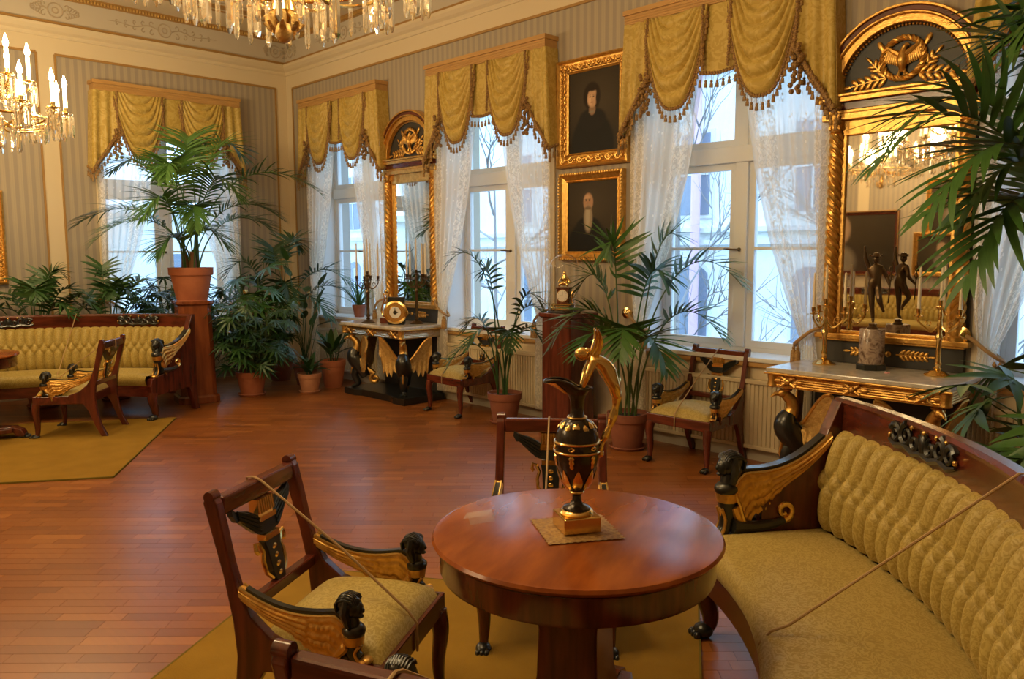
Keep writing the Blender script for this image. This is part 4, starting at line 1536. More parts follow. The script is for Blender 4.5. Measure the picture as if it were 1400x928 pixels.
# ------------------------------------------------------------------ console tables
def console(x, label, top, apron, cloth=False):
    t = thing('console_table', label, 'console table', (x, 0, 0), 0, 'console tables with winged supports')
    hw, yf, yb = 0.57, -0.645, -0.06
    G().box((-hw, yf, 0.80), (hw, yb, 0.83)).box((-hw + 0.02, yf + 0.02, 0.788), (hw - 0.02, yb, 0.80)).done('marble_top', top, t, smooth=False, bevel=0.006)
    G().box((-hw - 0.01, yf - 0.01, 0.788), (hw + 0.01, yb, 0.800)).done('gold_edge', GOLD, t, smooth=False, bevel=0.003)
    g = G().box((-hw + 0.035, yf + 0.035, 0.70), (hw - 0.035, yb, 0.788))
    for k in range(5):
        z = 0.715 + 0.015 * k
        g.tube([(-hw + 0.03, yf + 0.03, z), (hw - 0.03, yf + 0.03, z)], 0.0075, 6)
        for s in (-1, 1):
            g.tube([(s * (hw - 0.03), yf + 0.03, z), (s * (hw - 0.03), yb, z)], 0.0075, 6)
    g.done('fluted_apron', apron, t)
    for xx in (-0.42, 0.0, 0.42):
        g = G()
        for q in (-1, 1):
            g.tube([(xx - 0.05, yf + 0.018, 0.745 + q * 0.033), (xx + 0.05, yf + 0.018, 0.745 - q * 0.033)], 0.010, 6)
        g.ball((xx, yf + 0.012, 0.745), (0.022, 0.014, 0.022), 8, 6)
        for q in (-1, 1):
            leaf_pts(g, None, xx + q * 0.045, 0.745, 0 if q > 0 else PI, 0.06, 0.014, yf + 0.02)
        g.done('ribbon_tie', GOLD, t)
    for s in (-1, 1):
        g = G().lathe([(0.03, 0.702), (0.036, 0.71), (0.030, 0.745), (0.036, 0.78), (0.03, 0.788)], 12, (s * (hw - 0.035), yf + 0.035, 0))
        g.done('corner_block', GOLD, t)
    pl = [(-hw, yb), (-hw, yf + 0.03), (-hw + 0.20, yf + 0.03), (-hw + 0.30, yf + 0.07), (hw - 0.30, yf + 0.07), (hw - 0.20, yf + 0.03), (hw, yf + 0.03), (hw, yb)]
    G().prism(pl, 0, 0.075, lambda a, b, z: (a, b, z)).done('plinth', BLACK, t, smooth=False, bevel=0.006)
    G().box((-hw + 0.06, yb - 0.03, 0.075), (hw - 0.06, yb, 0.70)).done('back_panel', PAINTGREY, t, smooth=False)
    for s in (-1, 1):
        # winged bird monster standing diagonally under each front corner
        M = Matrix.Translation((s * (hw - 0.10), yf + 0.10, 0)) @ Matrix.Rotation(PI / 2 + s * PI / 4, 4, 'Z')
        # local: -y outwards (towards the corner)
        M = Matrix.Translation((s * (hw - 0.13), yf + 0.13, 0)) @ Matrix.Rotation(s * PI / 4, 4, 'Z')
        b = G(M)
        b.tube(smooth_path([(0, 0.10, 0.20), (0, 0.05, 0.30), (0, -0.02, 0.40), (0, -0.035, 0.46), (0, -0.01, 0.52)], 16), [lerp(0.055, 0.05, i / 16) + 0.035 * math.sin(PI * i / 16) for i in range(17)], 14)
        b.tube(smooth_path([(0, 0.02, 0.33), (0, -0.03, 0.22), (0, 0.005, 0.13), (0, -0.02, 0.095)], 12), [lerp(0.055, 0.024, i / 12) for i in range(13)], 10)
        for q in (-1, 0, 1):
            b.tube([(q * 0.01, -0.02, 0.10), (q * 0.032, -0.06, 0.085)], [0.022, 0.016], 7)
        body = b.done('bird_support', BLACK, t)
        n = G(M)
        n.tube(smooth_path([(0, -0.012, 0.50), (0, 0.005, 0.55), (0, -0.005, 0.60), (0, -0.035, 0.635), (0, -0.05, 0.655)], 16), [lerp(0.052, 0.030, i / 16) for i in range(17)], 12)
        n.ball((0, -0.06, 0.655), (0.032, 0.042, 0.032), 12, 8)
        n.tube([(0, -0.085, 0.655), (0, -0.12, 0.648), (0, -0.145, 0.63)], [0.020, 0.014, 0.004], 8)
        for q in (-1, 1):
            n.ball((q * 0.026, -0.072, 0.667), 0.009, 6, 5)
        n.lathe([(0.03, 0.672), (0.034, 0.68), (0.026, 0.688), (0.036, 0.702)], 12, (0, -0.035, 0))
        n.done('gold_head', GOLD, body)
        for q in (-1, 1):
            def wing(u, v, sd, q=q):
                # u along the span outwards/up, v from leading edge down
                lx = q * (0.05 + 0.235 * u ** 0.9)
                zt = 0.455 + 0.235 * math.sin(u * PI * 0.52) ** 1.3
                zb = 0.40 - 0.02 * u - 0.16 * math.sin(PI * min(1, u * 1.05)) * 0.6 + 0.03 * math.sin(u * 30) * v + (0.16 * max(0, u - 0.8) / 0.2)
                z = lerp(zt, zb, v)
                y = 0.05 + 0.10 * u + 0.02 * math.sin(PI * v)
                rid = 0.004 * abs(math.sin(u * 14 + v * 2)) * v + 0.003 * math.sin(v * 26) * (1 - v)
                return M @ Vector((lx, y + sd * (0.010 + rid), z))
            G().shell(lambda u, v, sd: tuple(wing(u, v, sd)), 22, 14).done('gold_wing', GOLDMAT, body, ang=50)
            n = G(M)
            n.tube([(q * (0.05 + 0.235 * u ** 0.9), 0.045 + 0.10 * u, 0.455 + 0.235 * math.sin(u * PI * 0.52) ** 1.3) for u in np.linspace(0, 1, 14)], 0.012, 7)
            n.done('wing_edge', GOLD, body)
        n = G(M)
        sp = [(0, 0.17 + a, z) for a, z in spiral(0.03, 0.175, 0.055, 0.016, PI * 0.55, 1.15, 18)]
        n.tube([(0, 0.06, 0.33), (0, 0.11, 0.29)] + sp, [0.04, 0.036] + [lerp(0.032, 0.012, i / 18) for i in range(19)], 9)
        n.tube([(0, -0.045, 0.40), (0, -0.072, 0.24), (0, -0.03, 0.14)], [0.012, 0.010, 0.008], 7)
        n.done('gold_tail', GOLD, body)
    return t


PALEGOLD = mat('pale_gilding', (0.62, 0.52, 0.36), 0.25, 0.75, col2=(0.55, 0.42, 0.24), vs=14)  # paler, mottled version of the gilding for the far console's apron
console(2.77, 'console table with winged bird supports on a black plinth, below the far pier mirror', MARBLE, PALEGOLD)
console(7.99, 'gilded console table with winged bird supports behind the right sofa', MARBLE, GOLD)

# ------------------------------------------------------------------ portraits
def canvas(parent, w_, h_, kind):
    """flat painted canvas: colours worked out per grid point from soft shapes"""
    nu, nv = 64, 84
    U, V = np.meshgrid(np.linspace(-1, 1, nu + 1), np.linspace(-1, 1, nv + 1))
    asp = h_ / w_
    Y = V * asp
    X = U

    def blob(cx, cy, rx, ry, soft=0.12):
        d = np.sqrt(((X - cx) / rx) ** 2 + ((Y - cy) / ry) ** 2)
        return np.clip((1 + soft - d) / (2 * soft), 0, 1)[..., None]
    img = np.zeros((nv + 1, nu + 1, 3)) + np.array([0.030, 0.022, 0.013])
    img += np.array([0.030, 0.022, 0.012]) * np.exp(-((X - 0.1) ** 2 + (Y - 0.3) ** 2) * 1.2)[..., None]

    def lay(m, c):
        nonlocal img
        img = img * (1 - m) + np.array(c) * m
    if kind == 'woman':
        fx, fy = -0.06, 0.40
        lay(blob(fx, -1.05, 0.86, 1.02, 0.06), (0.010, 0.009, 0.008))
        lay(blob(fx, -0.25, 0.55, 0.35, 0.1), (0.013, 0.011, 0.010))
        lay(blob(fx - 0.02, fy + 0.06, 0.34, 0.42, 0.08), (0.020, 0.011, 0.006))
        lay(blob(fx, 0.06, 0.13, 0.18, 0.1), (0.27, 0.16, 0.10))
        lay(blob(fx, fy, 0.20, 0.28, 0.10), (0.52, 0.32, 0.20))
        lay(blob(fx - 0.08, fy - 0.05, 0.10, 0.16, 0.3), (0.66, 0.43, 0.28))
        lay(blob(fx, fy + 0.30, 0.23, 0.10, 0.2), (0.020, 0.011, 0.006))
        lay(blob(fx + 0.21, fy - 0.02, 0.07, 0.28, 0.2), (0.020, 0.011, 0.006))
        lay(blob(fx - 0.02, -0.02, 0.12, 0.035, 0.2), (0.24, 0.20, 0.15))
    elif kind == 'man':
        fx, fy = -0.16, 0.46
        lay(blob(fx, -1.15, 0.92, 1.05, 0.06), (0.008, 0.0075, 0.007))
        lay(blob(fx, -0.30, 0.50, 0.30, 0.1), (0.010, 0.009, 0.008))
        lay(blob(fx, fy + 0.10, 0.24, 0.30, 0.1), (0.055, 0.042, 0.030))
        lay(blob(fx, fy, 0.20, 0.28, 0.10), (0.42, 0.24, 0.145))
        lay(blob(fx - 0.04, fy + 0.12, 0.12, 0.11, 0.3), (0.55, 0.35, 0.22))
        lay(blob(fx, -0.05, 0.175, 0.44, 0.16), (0.30, 0.24, 0.17))
        lay(blob(fx - 0.02, 0.02, 0.09, 0.36, 0.3), (0.42, 0.35, 0.26))
        lay(blob(fx, fy - 0.19, 0.14, 0.05, 0.25), (0.17, 0.125, 0.085))
    else:
        lay(blob(0.0, -0.75, 0.6, 0.75, 0.1), (0.05, 0.035, 0.025) if kind == 'dark' else (0.16, 0.12, 0.08))
        lay(blob(0.0, 0.25, 0.2, 0.28, 0.1), (0.36, 0.24, 0.16))
        lay(blob(0.0, -0.35, 0.3, 0.3, 0.2), (0.22, 0.19, 0.15))
    if kind in ('woman', 'man'):
        for s in (-1, 1):
            lay(blob(fx - 0.02 + s * 0.065, fy + 0.045, 0.036, 0.020, 0.3), (0.03, 0.018, 0.012))
            lay(blob(fx - 0.02 + s * 0.065, fy + 0.085, 0.05, 0.012, 0.4), (0.09, 0.05, 0.03))
        lay(blob(fx - 0.015, fy - 0.03, 0.022, 0.075, 0.4), (0.46, 0.28, 0.175) if kind == 'woman' else (0.38, 0.21, 0.13))
        lay(blob(fx - 0.015, fy - 0.125, 0.055, 0.016, 0.4), (0.28, 0.10, 0.07))
    g = G().grid(lambda u, v: ((u - 0.5) * w_, -0.012, (v - 0.5) * h_), nu, nv)
    global CANVAS
    if CANVAS is None:
        CANVAS = mat('oil_painting', (0.1, 0.1, 0.1), 0.5, spec=0.15)
        nt = CANVAS.node_tree
        a = nt.nodes.new('ShaderNodeVertexColor')
        a.layer_name = 'paint'
        nt.links.new(a.outputs[0], nt.nodes['Principled BSDF'].inputs['Base Color'])
    o = g.done('canvas', CANVAS, parent)
    at = o.data.color_attributes.new('paint', 'FLOAT_COLOR', 'POINT')
    at.data.foreach_set('color', np.concatenate([img, np.ones((nv + 1, nu + 1, 1))], 2).astype(np.float32).ravel())


def frame_ring(name, m, parent, x0, z0, x1, z1, prof):
    """mitred picture frame: prof = (distance out from the opening, depth towards the room)"""
    g = G()
    cs = [(x0, z0, -1, -1), (x1, z0, 1, -1), (x1, z1, 1, 1), (x0, z1, -1, 1)]
    n = len(prof)
    vs = [(cx + sx * d, -y, cz + sz * d) for cx, cz, sx, sz in cs for d, y in prof]
    fs = []
    for k in range(4):
        k2 = (k + 1) % 4
        for i in range(n):
            j = (i + 1) % n
            fs.append((k * n + i, k2 * n + i, k2 * n + j, k * n + j))
    g.add(vs, fs)
    return g.done(name, m, parent, smooth=False)


def portrait(loc, rotz, w_, h_, fwid, kind, label, ornate, group='oil paintings in gilt frames', edge=GOLD):
    t = thing('painting', label, 'painting', loc, rotz, group)
    cw, chh = w_ - 2 * fwid, h_ - 2 * fwid
    canvas(t, cw, chh, kind)
    x, z = cw / 2, chh / 2
    G().box((-x - 0.02, -0.010, -z - 0.02), (x + 0.02, 0.0, z + 0.02)).done('backing', PAINTGREY, t, smooth=False)
    fr = frame_ring('frame', edge, t, -x, -z, x, z, [(0, 0.0), (0, 0.022), (0.012, 0.030), (0.02, 0.024), (fwid - 0.035, 0.045), (fwid - 0.02, 0.065), (fwid - 0.005, 0.06), (fwid, 0.045), (fwid, 0.0)])
    g = G()
    n1 = G()
    for k in range(2):
        for s in (-1, 1):
            L = (x if k == 0 else z) + fwid * 0.5
            c = (z if k == 0 else x) + fwid * (0.45 if ornate else 0.86)
            m = int(2 * L / (0.05 if ornate else 0.028))
            for i in range(m + 1):
                a = -L + 2 * L * i / m
                p = (a, 0, s * c) if k == 0 else (s * c, 0, a)
                if ornate:
                    sp = spiral(p[0], p[2], 0.034, 0.006, i * PI + (0 if k == 0 else PI / 2), 1.2 if i % 2 else -1.2, 9)
                    g.tube([(q, -0.043, r) for q, r in sp], 0.008, 5)
                    g.ball((p[0], -0.045, p[2]), (0.012, 0.01, 0.012), 6, 4)
                else:
                    g.ball((p[0], -0.062, p[2]), (0.012, 0.010, 0.012), 6, 4)
    o = g.done('carved_scrolls' if ornate else 'bead_border', GOLD, fr)
    o['kind'] = 'stuff'
    return t


portrait((5.385, -0.001, 2.84), 0, 0.82, 0.95, 0.125, 'woman', 'oil portrait of a dark haired woman in a wide scrolled gilt frame, the upper one', True)
portrait((5.375, -0.001, 1.92), 0, 0.735, 0.79, 0.085, 'man', 'oil portrait of a long bearded man in a plain gilt frame, the lower one', False)
portrait((0.001, -3.86, 1.78), PI / 2, 0.9, 1.0, 0.10, 'dark', 'gilt framed painting on the left wall, only its edge in view', True)
for i, (x, z, w_, h_, k) in enumerate(((5.6, 2.35, 0.85, 0.95, 'light'), (5.45, 1.55, 0.9, 0.75, 'dark'), (3.7, 1.75, 2.1, 1.15, 'dark'), (6.8, 2.4, 0.8, 0.95, 'light'), (7.9, 1.8, 0.9, 1.0, 'dark'))):
    portrait((x, RY + 0.001, z), PI, w_, h_, 0.07, k, 'painting on the opposite wall, ' + ['upper small portrait beside the wide one', 'lower portrait beside the wide one', 'the wide one in a red brown frame', 'upper portrait towards the far end', 'lower portrait at the far end'][i], False, edge=MAHOG if i == 2 else GOLD)

# ------------------------------------------------------------------ mahogany pedestals
def pedestal(x, y, rz, w0, w1, h, m, label, chamfer):
    t = thing('pedestal', label, 'pedestal', (x, y, 0), rz, 'mahogany pedestals')

    def oct_(w_, c):
        return [(w_ - c, -w_), (w_, -w_ + c), (w_, w_ - c), (w_ - c, w_), (-w_ + c, w_), (-w_, w_ - c), (-w_, -w_ + c), (-w_ + c, -w_)]

    def loft(levels, nm):
        g = G()
        vs = [(a, b, z) for w_, c, z in levels for a, b in oct_(w_, c)]
        fs = [(i * 8 + k, i * 8 + (k + 1) % 8, (i + 1) * 8 + (k + 1) % 8, (i + 1) * 8 + k) for i in range(len(levels) - 1) for k in range(8)]
        fs += [tuple(reversed(range(8))), tuple((len(levels) - 1) * 8 + k for k in range(8))]
        return g.add(vs, fs).done(nm, m, t, smooth=False, bevel=0.004)
    loft([(w0 + 0.025, chamfer, 0), (w0 + 0.025, chamfer, 0.07), (w0 + 0.008, chamfer, 0.09)], 'base')
    loft([(w0, chamfer, 0.085), (w1, chamfer, h - 0.045)], 'shaft')
    loft([(w1 + 0.005, chamfer, h - 0.045), (w1 + 0.022, chamfer, h - 0.03), (w1 + 0.022, chamfer, h)], 'cap')
    return t


pedestal(1.47, -2.02, R(-12), 0.185, 0.165, 1.10, MAHOGO, 'broad orange brown mahogany pedestal carrying the tall potted palm', 0.05)
pedestal(5.36, -0.31, 0, 0.17, 0.17, 1.075, MAHOG, 'dark red mahogany pedestal carrying the clock under a glass dome', 0.015)

# ------------------------------------------------------------------ figures grown from a skeleton
def figure(name, joints, bones, m, parent=None, sub=2, fat=1.0):
    """one continuous body: joints = {key: (x, y, z, r)}"""
    ks = list(joints)
    joints = {k: (*v[:3], v[3] * fat) for k, v in joints.items()}
    me = bpy.data.meshes.new(name)
    me.from_pydata([joints[k][:3] for k in ks], [(ks.index(a), ks.index(b)) for a, b in bones], [])
    me.materials.append(m)
    o = bpy.data.objects.new(name, me)
    COL.objects.link(o)
    md = o.modifiers.new('skin', 'SKIN')
    sk = me.skin_vertices[0].data
    for i, k in enumerate(ks):
        sk[i].radius = (joints[k][3],) * 2
        sk[i].use_root = i == 0
    md.use_smooth_shade = True
    s2 = o.modifiers.new('sub', 'SUBSURF')
    s2.levels = s2.render_levels = sub
    if parent:
        o.parent = parent
    return o


# bronze running messenger god on a veined marble drum
t = thing('statuette', 'dark bronze running figure with raised arm on a veined marble drum, on the right console', 'statuette', (7.955, -0.25, 0.83), R(20))
G().lathe([(0.095, 0), (0.097, 0.005), (0.097, 0.035), (0.09, 0.04)], 8, ph=PI / 8).done('black_base', BLACK, t, smooth=False, bevel=0.003)
G().lathe([(0.078, 0.04), (0.078, 0.262), (0.074, 0.268)], 36).done('marble_drum', BRECCIA, t)
G().lathe([(0.03, 0.268), (0.032, 0.275), (0.022, 0.285), (0.026, 0.30), (0.016, 0.305)], 16).done('bronze_foot', BRONZE, t)
J = {'pelvis': (0, 0, 0.56, 0.024), 'waist': (0.004, -0.004, 0.60, 0.020), 'chest': (0.006, -0.010, 0.65, 0.028), 'neck': (0.004, -0.014, 0.69, 0.010),
     'hl': (-0.018, 0, 0.545, 0.020), 'kl': (-0.012, -0.012, 0.44, 0.014), 'al': (0.0, 0.0, 0.33, 0.008), 'tl': (0.0, -0.025, 0.312, 0.006),
     'hr': (0.018, 0, 0.545, 0.020), 'kr': (0.034, -0.055, 0.455, 0.014), 'ar': (0.055, 0.035, 0.395, 0.008), 'tr': (0.062, 0.045, 0.372, 0.006),
     'sl': (-0.036, -0.008, 0.665, 0.013), 'el': (-0.060, -0.012, 0.725, 0.010), 'wl': (-0.066, -0.02, 0.79, 0.006), 'fl': (-0.066, -0.022, 0.808, 0.006),
     'sr': (0.040, -0.010, 0.665, 0.013), 'er': (0.072, 0.012, 0.60, 0.010), 'wr': (0.088, -0.03, 0.555, 0.006), 'fr': (0.09, -0.042, 0.548, 0.006)}
figure('body', J, [('pelvis', 'waist'), ('waist', 'chest'), ('chest', 'neck'), ('pelvis', 'hl'), ('hl', 'kl'), ('kl', 'al'), ('al', 'tl'), ('pelvis', 'hr'), ('hr', 'kr'), ('kr', 'ar'), ('ar', 'tr'),
                    ('chest', 'sl'), ('sl', 'el'), ('el', 'wl'), ('wl', 'fl'), ('chest', 'sr'), ('sr', 'er'), ('er', 'wr'), ('wr', 'fr')], BRONZE, t, fat=1.35)
g = G().ball((0.003, -0.02, 0.722), (0.021, 0.025, 0.027), 12, 9).ball((0.003, -0.045, 0.716), (0.004, 0.006, 0.006), 6, 5)
g.tube([(0.003, -0.018, 0.70), (0.003, -0.014, 0.68)], 0.010, 8)
g.lathe([(0.030, 0.735), (0.034, 0.737), (0.024, 0.745), (0.016, 0.76), (0.003, 0.765)], 14, (0.003, -0.02, 0))
for s in (-1, 1):
    leaf_pts(g, None, 0.003 + s * 0.024, 0.740, PI / 2 - s * 1.1, 0.022, 0.006, -0.015, 0.003)
g.done('winged_head', BRONZE, t)
g = G().tube([(0.085, -0.045, 0.44), (0.092, -0.04, 0.56), (0.105, -0.03, 0.70)], 0.004, 6)
for s in (-1, 1):
    g.tube([(0.095 + 0.012 * s * math.sin(q), -0.037, 0.58 + 0.016 * q) for q in np.linspace(0, 6, 16)], 0.003, 5)
g.done('herald_staff', BRONZE, t)

# small pink cameo button on the same console
t = thing('trinket', 'tiny pink and dark round trinket lying on the right console', 'trinket', (8.10, -0.36, 0.83))
G().lathe([(0.016, 0), (0.018, 0.004), (0.014, 0.008), (0.0, 0.009)], 16).done('disc', mat('pink_enamel', (0.7, 0.36, 0.38), 0.3), t)
G().ball((0, 0, 0.009), (0.006, 0.006, 0.004), 8, 6).done('dark_stone', BLACK, t)

# ------------------------------------------------------------------ candelabra
def candelabrum(x, y, h, arms, label, m, rz=0.0, spread=0.11, armz=0.30, centre=True, candle_h=0.20, cand_label='', grp='', skip=()):
    t = thing('candelabrum', label, 'candelabrum', (x, y, 0.83), rz, 'candelabra on the console tables')
    g = G().lathe([(0.075, 0), (0.078, 0.008), (0.06, 0.016), (0.045, 0.028), (0.018, 0.036), (0.024, 0.048), (0.014, 0.06)], 20)
    g.done('base', m, t)
    G().lathe([(0.014, 0.055), (0.022, 0.075), (0.016, 0.10), (0.015, armz - 0.10), (0.024, armz - 0.08), (0.013, armz - 0.05), (0.020, armz - 0.02), (0.012, armz + 0.03)], 16).done('stem', m, t)
    pos = []
    for k in range(arms):
        a = 2 * PI * k / arms
        M = Matrix.Rotation(a, 4, 'Z')
        gm = G(M)
        gm.tube(smooth_path([(0.01, 0, armz - 0.01), (0.05, 0, armz - 0.045), (0.09, 0, armz - 0.02), (spread, 0, armz + 0.02), (spread, 0, armz + 0.05)], 14), 0.0065, 7)
        gm.tube([(0.07 + p, 0, q + armz + 0.005) for p, q in spiral(0, 0, 0.022, 0.005, 0, 1.2, 10)], 0.0045, 5)
        arm = gm.done('branch', m, t)
        c = M @ Vector((spread, 0, 0))
        G().lathe([(0.008, armz + 0.045), (0.026, armz + 0.052), (0.026, armz + 0.057), (0.010, armz + 0.062), (0.015, armz + 0.075), (0.016, armz + 0.10), (0.012, armz + 0.10)], 14, (c.x, c.y, 0)).done('candle_cup', m, arm)
        if k not in skip:
            pos.append((c.x, c.y, armz + 0.10))
    if centre:
        G().lathe([(0.012, armz + 0.02), (0.016, armz + 0.06), (0.012, armz + 0.09), (0.028, armz + 0.105), (0.028, armz + 0.11), (0.012, armz + 0.115), (0.016, armz + 0.15), (0.012, armz + 0.15)], 14).done('centre_cup', m, t)
        pos.append((0, 0, armz + 0.15))
    c_, s_ = math.cos(rz), math.sin(rz)
    pos.sort(key=lambda p: (p[0] * c_ - p[1] * s_) * rt.x + (p[0] * s_ + p[1] * c_) * rt.y)
    for px, py, pz in pos:
        q = G().lathe([(0.0105, 0), (0.0095, candle_h * 0.6), (0.007, candle_h - 0.004), (0.002, candle_h)], 10).done('candle', WAX, loc=(x + px * c_ - py * s_, y + px * s_ + py * c_, 0.83 + pz))
        no = ['first', 'second', 'third', 'fourth', 'fifth'][pos.index((px, py, pz))]
        tag(q, cand_label % no, 'candle', grp)


candelabrum(7.63, -0.23, 0.5, 3, 'brass candelabrum near the left end of the right console, left of the statuette', BRASS, R(15), 0.12, 0.30, True, 0.23,
            'white candle, %s from the left, in the candelabrum left of the statuette', 'candles left of the statuette', (1,))
candelabrum(8.36, -0.25, 0.5, 3, 'brass candelabrum on the right console, right of the statuette', BRASS, R(-20), 0.13, 0.32, True, 0.26,
            'white candle, %s from the left, in the candelabrum right of the statuette', 'candles right of the statuette')
candelabrum(2.55, -0.50, 0.5, 4, 'dark candelabrum with tall candles on the far console, beside the leafy pot', BRONZE, R(40), 0.12, 0.42, True, 0.36,
            'tall white candle, %s from the left, in the far candelabrum beside the leafy pot', 'candles of the far console, pot side')
candelabrum(3.07, -0.22, 0.5, 4, 'dark candelabrum with tall candles on the far console, in front of the mirror', BRONZE, R(20), 0.12, 0.44, True, 0.34,
            'tall white candle, %s from the left, in the far candelabrum before the mirror', 'candles of the far console, mirror side')

# clock and gilt perfume burner on the far console
t = thing('clock', 'round gilt clock with a white dial leaning on a black block, on the far console', 'clock', (3.02, -0.47, 0.83), R(42))
G().box((-0.09, 0.02, 0), (0.09, 0.09, 0.30)).done('black_block', BLACK, t, smooth=False, bevel=0.008)
M = Matrix.Translation((0, 0.0, 0.135)) @ Matrix.Rotation(PI / 2, 4, 'X')
G(M).lathe([(0.12, -0.015), (0.13, 0.0), (0.125, 0.015), (0.105, 0.02), (0.10, 0.012), (0.07, 0.012), (0.066, 0.018), (0.063, 0.018)], 36).done('gilt_rim', BRASS, t)
G(M).lathe([(0.062, 0.012), (0.062, 0.0215), (0.0, 0.022)], 30).done('dial', mat('white_enamel', (0.75, 0.70, 0.62), 0.3), t)
g = G(M).box((-0.004, -0.004, 0.022), (0.004, 0.046, 0.025)).box((-0.004, -0.004, 0.022), (0.034, 0.004, 0.025)).lathe([(0.022, 0.0215), (0.022, 0.024)], 16)
g.done('hands', BLACK, t)
t = thing('lyre_ornament', 'small gilt lyre shaped ornament on a red block, on the far console', 'ornament', (2.79, -0.42, 0.83), R(30))
G().box((-0.06, -0.05, 0), (0.06, 0.05, 0.07)).done('red_block', MAHOG, t, smooth=False, bevel=0.005)
g = G()
for s in (-1, 1):
    g.tube(smooth_path([(s * 0.03, 0, 0.07), (s * 0.06, 0, 0.12), (s * 0.055, 0, 0.18), (s * 0.025, 0, 0.26), (s * 0.035, 0, 0.33)], 16), 0.009, 8)
g.tube([(-0.04, 0, 0.32), (0.04, 0, 0.32)], 0.007, 7)
g.ball((0, 0, 0.35), (0.022, 0.02, 0.028), 10, 8)
g.done('lyre_frame', BRASS, t)
g = G()
for k in range(4):
    g.tube([(-0.015 + 0.01 * k, 0, 0.10), (-0.015 + 0.01 * k, 0, 0.32)], 0.002, 5)
g.lathe([(0.03, 0.07), (0.045, 0.09), (0.02, 0.12), (0.0, 0.13)], 14)
g.done('strings', BRASS, t)

# clock under its glass dome
t = thing('mantel_clock', 'gilt figure clock standing under the glass dome', 'clock', (5.33, -0.33, 1.078), R(20))
G().box((-0.075, -0.05, 0.012), (0.075, 0.05, 0.07)).done('plinth', BRONZE, t, smooth=False, bevel=0.004)
g = G()
for s in (-1, 1):
    for q in (-1, 1):
        g.lathe([(0.008, 0), (0.012, 0.006), (0.006, 0.014)], 8, (s * 0.06, q * 0.036, 0))
g.box((-0.078, -0.053, 0.066), (0.078, 0.053, 0.074)).box((-0.06, -0.053, 0.025), (0.06, -0.0505, 0.055))
g.done('gilt_feet', BRASS, t)
G().box((-0.055, -0.04, 0.074), (0.055, 0.04, 0.21)).box((-0.065, -0.045, 0.205), (0.065, 0.045, 0.22)).done('case', MAHOG, t, smooth=False, bevel=0.004)
M = Matrix.Translation((0, -0.040, 0.145)) @ Matrix.Rotation(PI / 2, 4, 'X')
dl = G(M).lathe([(0.050, 0), (0.050, 0.009), (0.0, 0.0095)], 30).done('dial', mat('pale_dial', (0.80, 0.74, 0.66), 0.3), t)
G(M).lathe([(0.055, 0), (0.055, 0.008), (0.050, 0.008)], 30).done('dial_rim', BRASS, dl)
g = G(M).box((-0.002, 0, 0.009), (0.002, 0.036, 0.011)).box((-0.026, -0.002, 0.009), (0.002, 0.002, 0.011))
for k in range(12):
    a = k * PI / 6
    g.ball((0.042 * math.cos(a), 0.042 * math.sin(a), 0.0095), 0.003, 5, 4)
g.done('hands', BLACK, dl)
J = {'p': (0.0, 0, 0.255, 0.028), 'c': (0.005, -0.005, 0.30, 0.026), 'n': (0.005, -0.008, 0.335, 0.011), 'h': (0.003, -0.012, 0.36, 0.019), 'kl': (-0.03, -0.03, 0.25, 0.014), 'fl': (-0.04, -0.035, 0.225, 0.008),
     'kr': (0.035, -0.025, 0.25, 0.014), 'fr': (0.045, -0.03, 0.225, 0.008), 'el': (-0.038, -0.01, 0.29, 0.010), 'wl': (-0.045, -0.03, 0.26, 0.007), 'er': (0.045, -0.005, 0.285, 0.010), 'wr': (0.058, -0.02, 0.255, 0.007)}
figure('gilt_seated_figure', J, [('p', 'c'), ('c', 'n'), ('n', 'h'), ('p', 'kl'), ('kl', 'fl'), ('p', 'kr'), ('kr', 'fr'), ('c', 'el'), ('el', 'wl'), ('c', 'er'), ('er', 'wr')], BRASS, t)
J = {'p': (0.08, 0, 0.10, 0.02), 'c': (0.08, -0.004, 0.15, 0.02), 'h': (0.08, -0.006, 0.195, 0.016), 'f': (0.082, 0, 0.08, 0.014), 'e': (0.065, -0.02, 0.14, 0.008)}
figure('gilt_side_figure', J, [('p', 'c'), ('c', 'h'), ('p', 'f'), ('c', 'e')], BRASS, t)
td = thing('glass_dome', 'tall clear glass dome over the gilt clock on the red pedestal', 'dome', (5.33, -0.33, 1.0755))
prof = [(0.135, 0.0)] + [(0.135, z) for z in np.linspace(0.0, 0.38, 6)] + [(0.135 * math.cos(a), 0.38 + 0.135 * math.sin(a)) for a in np.linspace(0.15, PI / 2 - 0.02, 12)]
g = G()
n = 40
vs = [(r * math.cos(2 * PI * k / n), r * math.sin(2 * PI * k / n), z) for r, z in prof for k in range(n)]
fs = [(i * n + k, i * n + (k + 1) % n, (i + 1) * n + (k + 1) % n, (i + 1) * n + k) for i in range(len(prof) - 1) for k in range(n)]
fs.append(tuple((len(prof) - 1) * n + k for k in range(n)))
g.add(vs, fs).done('glass', DOMEGLASS, td, ang=80)
G().tube([(0.138 * math.cos(a), 0.138 * math.sin(a), 0.008) for a in np.linspace(0, 2 * PI, 40, endpoint=False)], 0.008, 8, True).done('black_ring', BLACK, td)

# ------------------------------------------------------------------ bronze ewer on the round table
tag(G(Matrix.Translation((8.43, -3.752, 0.7505)) @ Matrix.Rotation(R(58), 4, 'Z')).grid(lambda u, v: ((u - 0.5) * (0.235 + 0.006 * math.sin(v * 70)), (v - 0.5) * (0.225 + 0.006 * math.sin(u * 70)), 0.002 + 0.0012 * math.sin(u * 50) * math.sin(v * 47) + 0.001), 40, 40).done('doily', TASSELM),
    'gold brocade mat with scalloped edge below the ewer', 'mat')
t = thing('ewer', 'tall black and gilt bronze ewer with a figure handle on the round table', 'ewer', (8.43, -3.75, 0.755), R(45.5 + 0))
t.scale = (0.95, 0.95, 0.94)
